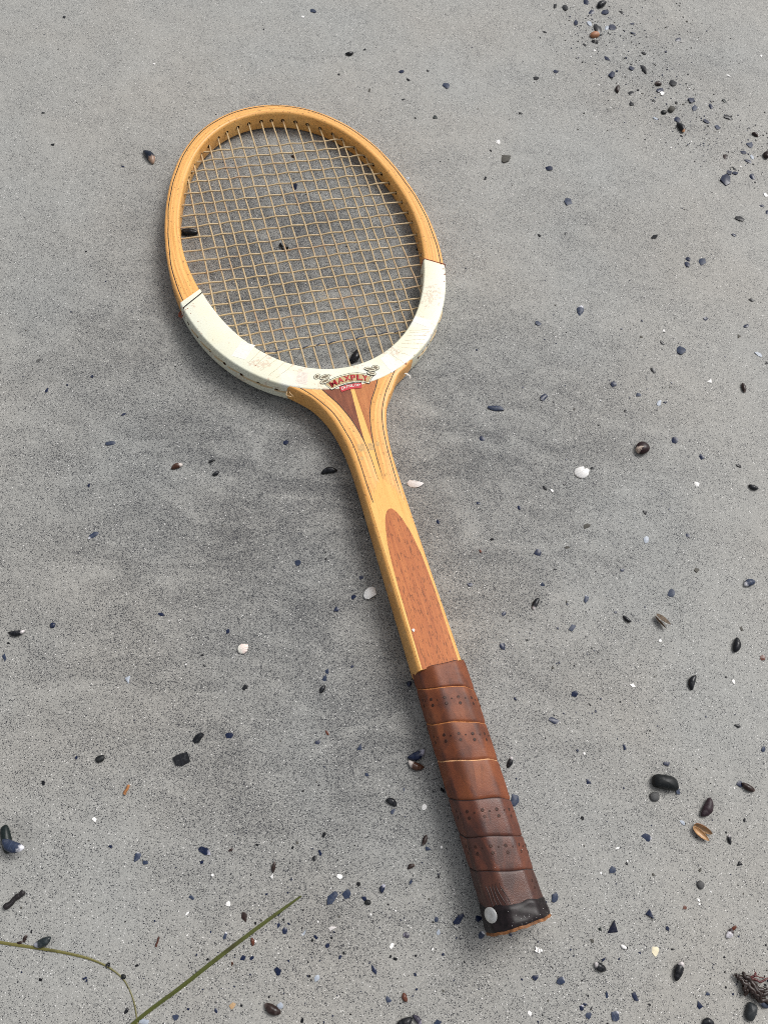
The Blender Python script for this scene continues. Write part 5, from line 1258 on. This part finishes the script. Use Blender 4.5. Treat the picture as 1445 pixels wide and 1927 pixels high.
def scallop_shape(asp, seed, notch):
    """a broken piece of a ribbed shell: rounded outline with a notch, ribs spreading from the hinge side at x=-.5"""
    R = random.Random(seed); nr, na = 8, 56; V, F, UV = [], [], []
    p1, p2 = R.uniform(0, 6), R.uniform(0, 6)
    def rim(a):
        if notch > -2.5:
            r = .5 * (1 + .05 * math.sin(3 * a + p1) + .02 * math.sin(13 * a + p2) + .022 * math.cos(30 * a))
            for q, d in ((notch, .10 if notch > 2 else .26), (notch + 1.25, .36), (notch - .8, .40)):
                c = math.cos(a - q)
                if c > .05: r = min(r, (d + .018 * math.sin(31 * a + p2)) / c)
            return r
        d = (a - notch + math.pi) % (2 * math.pi) - math.pi
        r = .5 * (1 - .55 * max(0, 1 - abs(d) / .5)) * (1 + .05 * math.sin(3 * a + p1) + .025 * math.sin(11 * a + p2))
        return r * (1 + .018 * math.cos(30 * a)) 
    for j in range(nr + 1):
        for i in range(na):
            a = 2 * math.pi * i / na; r = rim(a) * max(j / nr, .01)
            x, y = r * math.cos(a), r * math.sin(a) * asp
            h = math.atan2(y, x + .62); dome = .17 * (1 - (x * x + (y / asp) ** 2) / .27)
            V.append([x, y, dome + .016 * math.cos(h * 34) + .02]); UV.append((.5 + x, i / na))
    m_ = len(V); V += [[p[0], p[1], p[2] - .05] for p in V[:m_]]; UV += UV[:m_]
    for j in range(nr):
        for i in range(na):
            k = (i + 1) % na; a, b = j * na + i, j * na + k
            F.append((a, a + na, b + na, b)); F.append((a + m_, b + m_, b + na + m_, a + na + m_))
    for i in range(na):
        a, b = nr * na + i, nr * na + (i + 1) % na; F.append((a, a + m_, b + m_, b))
    return V, F, UV

def stick_shape(asp, seed):
    R = random.Random(seed); n = 14
    P = [(-.5 + k / (n - 1), .025 * math.sin(k * .9 + seed), 0) for k in range(n)]
    r = [asp * .5 * (1 + R.uniform(-.16, .16)) * (1 if k < n - 1 else .7) for k in range(n)]
    v_, f_ = tube(P, r, 9); return [list(p) for p in v_], f_, [(p[0] + .5, 0) for p in v_]

NAMES = {'mussel': ('mussel_shell', 'mussel shell'), 'shard': ('shell_fragment', 'shell fragment'), 'chip': ('shell_chip', 'shell chip'), 'pebble': ('pebble', 'pebble'),
         'crumb': ('weed_crumb', 'weed crumb'), 'scallop': ('scallop_fragment', 'scallop piece'), 'snail': ('round_shell', 'shell'), 'stick': ('twig', 'twig')}
GROUPS = {'mussel': 'small mussel shells strewn on the sand', 'shard': 'broken shell fragments strewn on the sand', 'chip': 'small shell chips strewn on the sand', 'pebble': 'small stones on the sand', 'scallop': 'pale broken scallop pieces'}

def put(o, x, y, l, an, dz=0.0, rx=0.0, ry=0.0):
    z = float(sand_z(x, y))
    o.location = (x * MM, y * MM, (z + dz) * MM); o.rotation_euler = (rx, ry, math.radians(an))

for idx, (k, x, y, l, asp, an, col, lab) in enumerate(DEBRIS):
    R = random.Random(idx + 100)
    name, cat = NAMES[k]; rx = ry = 0.0; dz = 0.0; mat = SM.get(col) or SM['black']
    if k == 'mussel':
        V, F, UV = mussel_shape(asp, idx); an += 180; dz = l * asp * .13; rx = R.uniform(-.3, .3); ry = R.uniform(-.08, .12)
    elif k in ('shard', 'chip'):
        V, F, UV = shard_shape(asp, idx, 3 if 'triang' in lab or 'pointed' in lab else 4 if 'diamond' in lab or 'square' in lab else 10 if 'rounded' in lab or 'oval' in lab or 'round ' in lab else None if l < 6 else R.choice((6, 7, 8, 9))); dz = l * R.uniform(.0, .05) + .1; rx = R.uniform(-.18, .18); ry = R.uniform(-.14, .14)
        if col.endswith('_w'): an += 180
    elif k == 'pebble':
        V, F, UV = pebble_shape(asp, idx, .62 if asp < .6 else .85); dz = l * min(asp, .55) * .20
        if col == 'black': mat = SM['stone_black']
    elif k == 'snail':
        V, F, UV = pebble_shape(asp, idx, .95); dz = l * .2; an += 180
    elif k == 'crumb':
        V, F, UV = crumb_shape(asp, idx); dz = .1
    elif k == 'scallop':
        V, F, UV = scallop_shape(asp, idx, -2.6 if 'notch' in lab else 2.97 if 'ribbed' in lab else -2.1 if 'bright' in lab else -.35); dz = l * .03; rx = R.uniform(-.08, .08); ry = R.uniform(-.08, .08)
    else:
        V, F, UV = stick_shape(asp, idx); dz = l * asp * .4
        mat = SM['redwood'] if col in ('redbrown',) else plain('orange_wood', (.33, .14, .05), .6, .3, .4) if col == 'orange' else plain('charred_wood', (.014, .011, .012), .5, .4, .5, .5, .3)
    o = mesh_obj(name, [(p[0] * l, p[1] * l, p[2] * l) for p in V], F, mat, None, True, None, UV, 42 if k in ('shard', 'chip', 'crumb') else 60)
    fix_normals(o)
    if 'lying on a long pebble' in lab: dz += 6.0; ry += .1
    if 'resting on the thin seagrass' in lab: dz += 1.0
    put(o, x, y, l, an, dz, rx, ry)
    tag(o, lab, cat, GROUPS.get(k))

# shells that stand open
def valve(name, L, asp, hz_, mo, mi, parent):
    """one hollow half shell, umbo at x=-L/2, cupped upwards"""
    nt, na = 14, 14; V, F, MI, UV = [], [], [], []
    for layer, sc_ in ((0, 1.0), (1, .93)):
        for i in range(nt + 1):
            t = i / nt; w = max(.01, asp * .5 * (math.sin(math.pi * min(1, t ** .62)) ** .72 if 0 < t < 1 else 0) * (.62 + .45 * t))
            for k in range(na + 1):
                a = math.pi + math.pi * k / na
                V.append(((-.5 + t) * L * (1 if layer == 0 else .97), w * math.cos(a) * L * sc_, hz_ * 2 * w * math.sin(a) * L * sc_ + (0 if layer == 0 else .0))); UV.append((t, k / na))
    n = na + 1; off = (nt + 1) * n
    for i in range(nt):
        for k in range(na):
            a = i * n + k; F.append((a, a + n, a + n + 1, a + 1)); MI.append(0)
            F.append((a + off, a + 1 + off, a + n + 1 + off, a + n + off)); MI.append(1)
        for k in (0, na):
            a = i * n + k; F.append((a, a + n, a + n + off, a + off)); MI.append(1)
    return mesh_obj(name, V, F, [mo, mi], parent, True, MI, UV)
M_VI = plain('tan_shell_inside', (.42, .25, .12), .35, .5, .3, .4); M_VR = plain('red_brown_shell_skin', (.20, .055, .018), .25, .5, .3, .5)
def open_shell(d, label, inner, outer, spread, tilt, hz_=.40, asp=.5):
    x, y, l, an = d
    e = bpy.data.objects.new('open_mussel', None); C.objects.link(e); e.empty_display_size = .01
    put(e, x, y, l, an, 1.0); tag(e, label, 'mussel shell', 'small mussel shells strewn on the sand')
    for sg in (-1, 1):
        v_ = valve('valve', l, asp, hz_, outer, inner, e)
        v_.location = (0, sg * l * .13 * MM, l * .13 * MM); v_.rotation_euler = (sg * spread + tilt, 0, sg * .12)
open_shell(OPEN, 'open orange-brown mussel with two gaping valves right of the grip', M_VI, M_VR, .55, .2)
open_shell(EDGE, 'narrow brown shell standing on its edge with pale rims, right of the shaft', plain('pale_rim', (.5, .42, .34), .5), plain('olive_brown_skin', (.10, .055, .022), .4), 1.25, .0, .22, .42)

# ------------------------------------------------------------------ seagrass
def blade(pts, widths, name, mat, label):
    P = spline(pts, 70); n = len(P); W = np.interp(np.linspace(0, 1, n), np.linspace(0, 1, len(widths)), widths)
    T = np.gradient(P, axis=0); T /= np.linalg.norm(T, axis=1)[:, None]; N = np.stack([-T[:, 1], T[:, 0]], 1)
    V, F, UV = [], [], []
    cross = ((-1, .05), (-.62, .20), (-.22, .24), (0, .34), (.22, .24), (.62, .20), (1, .05), (0, -.3))
    for i in range(n):
        for c, h in cross:
            p = P[i] + N[i] * c * W[i] / 2; V.append((p[0], p[1], float(sand_z(P[i][0], P[i][1])) + .45 + h * .9 * (W[i] / 2.0) ** .5)); UV.append(((c + 1) / 2, i * 1.0))
    k = len(cross)
    for i in range(n - 1):
        for q in range(k):
            a, b = i * k + q, i * k + (q + 1) % k; F.append((a, b, b + k, a + k))
    F += [tuple(range(k))[::-1], tuple(range((n - 1) * k, n * k))]
    o = mesh_obj(name, V, F, mat, None, True, None, UV, 50); fix_normals(o); return tag(o, label, 'seagrass')
def grass_mat(name, a, b):
    M = Mat(name); tc = M.t.nodes.new('ShaderNodeUVMap'); mp = M.t.nodes.new('ShaderNodeMapping'); M.l(tc.outputs[0], mp.inputs[0]); mp.inputs['Scale'].default_value = (14, .05, 1)
    n1 = M.noise(mp.outputs[0], 1.2, 3, .6); n2 = M.noise(M.coord((K, K, K)), .06, 3, .6)
    col = M.ramp(n1, [(.35, a), (.65, b)]); col = M.mix(M.math('MULTIPLY', M.ramp(n2, [(.5, (0, 0, 0)), (.66, (1, 1, 1))]), .8), col, (.035, .032, .008))
    M.set(col, .35, .5); M.bump(n1, .1, .5); return M.m
M_GR = grass_mat('olive_seagrass', (.045, .055, .008), (.085, .096, .018)); M_GR2 = grass_mat('yellow_seagrass', (.115, .105, .022), (.165, .150, .045))
blade(BROAD, [.9, 1.8, 2.05, 2.2, 2.25, 2.2, 2.1, 2.0, 1.95, 1.9], 'seagrass_blade', M_GR, 'broad straight olive seagrass blade with a cut tip left of the grip')
blade(STRAND, [1.6, 1.6, 1.55, 1.45, 1.3, 1.05, .85, .75, .75, .75, .8, .8], 'seagrass_blade', M_GR2, 'thin curving yellow-green seagrass strand entering from the left edge')

# ------------------------------------------------------------------ seaweed tuft in the corner
tf = bpy.data.objects.new('seaweed_tuft', None); C.objects.link(tf); tf.empty_display_size = .01
tx, ty = TUFT[0][0]; tf.location = (tx * MM, ty * MM, 0); tag(tf, 'dark brown tangled seaweed tuft at the right edge near the bottom corner', 'seaweed')
M_TU = plain('dark_seaweed', (.020, .010, .007), .3, .5, .5, .7, .2); M_TUR = plain('red_seaweed', (.10, .022, .022), .35, .5, .4, .7, .1)
for j, p in enumerate(TUFT):
    P = spline(p, 16); n = len(P); hgt = 1.2 + 3.2 * np.sin(np.linspace(.3, 2.9, n)) * (.5 + .5 * ((j * 37) % 10) / 10)
    red = j in (5, 8); w = np.linspace(1.0, .25, n) * (.8 if red else 1.9)
    Pz = np.c_[P[:, 0] - tx, P[:, 1] - ty, [float(sand_z(a, b)) for a, b in P] + hgt]
    Pz[:, 0] += .5 * np.sin(np.arange(n) * 1.3 + j); Pz[:, 1] += .5 * np.cos(np.arange(n) * 1.1 + j)
    prt = [tube(Pz, w, 7)]
    for b in range(1):
        i0 = rnd.randrange(3, n - 3); a_ = rnd.uniform(0, 6.28); l_ = rnd.uniform(1, 3)
        prt.append(tube([Pz[i0], Pz[i0] + np.array([math.cos(a_), math.sin(a_), .2]) * l_ * .5, Pz[i0] + np.array([math.cos(a_ + .5), math.sin(a_ + .5), -.1]) * l_], [.6, .45, .15], 6))
    v, f = join(prt); mesh_obj('branch', v, f, M_TUR if red else M_TU, tf)

# ------------------------------------------------------------------ loose coarse grit nobody could count
def grit():
    R = np.random.default_rng(3); pos = []
    for x, y, r, n in BANDSP:
        q = R.normal(0, r * .55, (n, 2)); pos += [(x + a, y + b) for a, b in q]
    for _ in range(650): pos.append((R.uniform(-560, 420), R.uniform(-150, 1080)))
    V, F, MI = [], [], []
    for x, y in pos:
        a, s = lateral(x, y)
        if abs(a) < 26 and -10 < s < 400: continue
        th_ = math.atan2(a, s - SC); rr = math.hypot(a, s - SC)
        if float(r_in(th_)) - 4 < rr < float(r_out(th_)) + 4: continue
        sz = R.choice([.45, .6, .8, 1.1, 1.5], p=[.36, .33, .2, .09, .02]); n = 5; o = len(V); a0 = R.uniform(0, 6.28); z = float(sand_z(x, y)); asp = R.uniform(.45, 1)
        c, s_ = math.cos(a0), math.sin(a0)
        for lev, hh in ((1.0, -.12), (.8, .42)):
            for k in range(n):
                an = 2 * math.pi * k / n + R.uniform(-.3, .3); u, w = sz * lev * math.cos(an), sz * asp * lev * math.sin(an)
                V.append((x + u * c - w * s_, y + u * s_ + w * c, z + sz * hh * .8 + R.uniform(0, .1)))
        F.append(tuple(range(o + n, o + 2 * n)))
        for k in range(n): F.append((o + k, o + (k + 1) % n, o + n + (k + 1) % n, o + n + k))
        mi = int(R.choice(4, p=[.45, .33, .10, .12])); MI += [mi] * (n + 1)
    o = mesh_obj('loose_grit', V, F, [SM['black'], SM['navy'], SM['white'], SM['mud']], None, False, MI); o['kind'] = 'stuff'
grit()
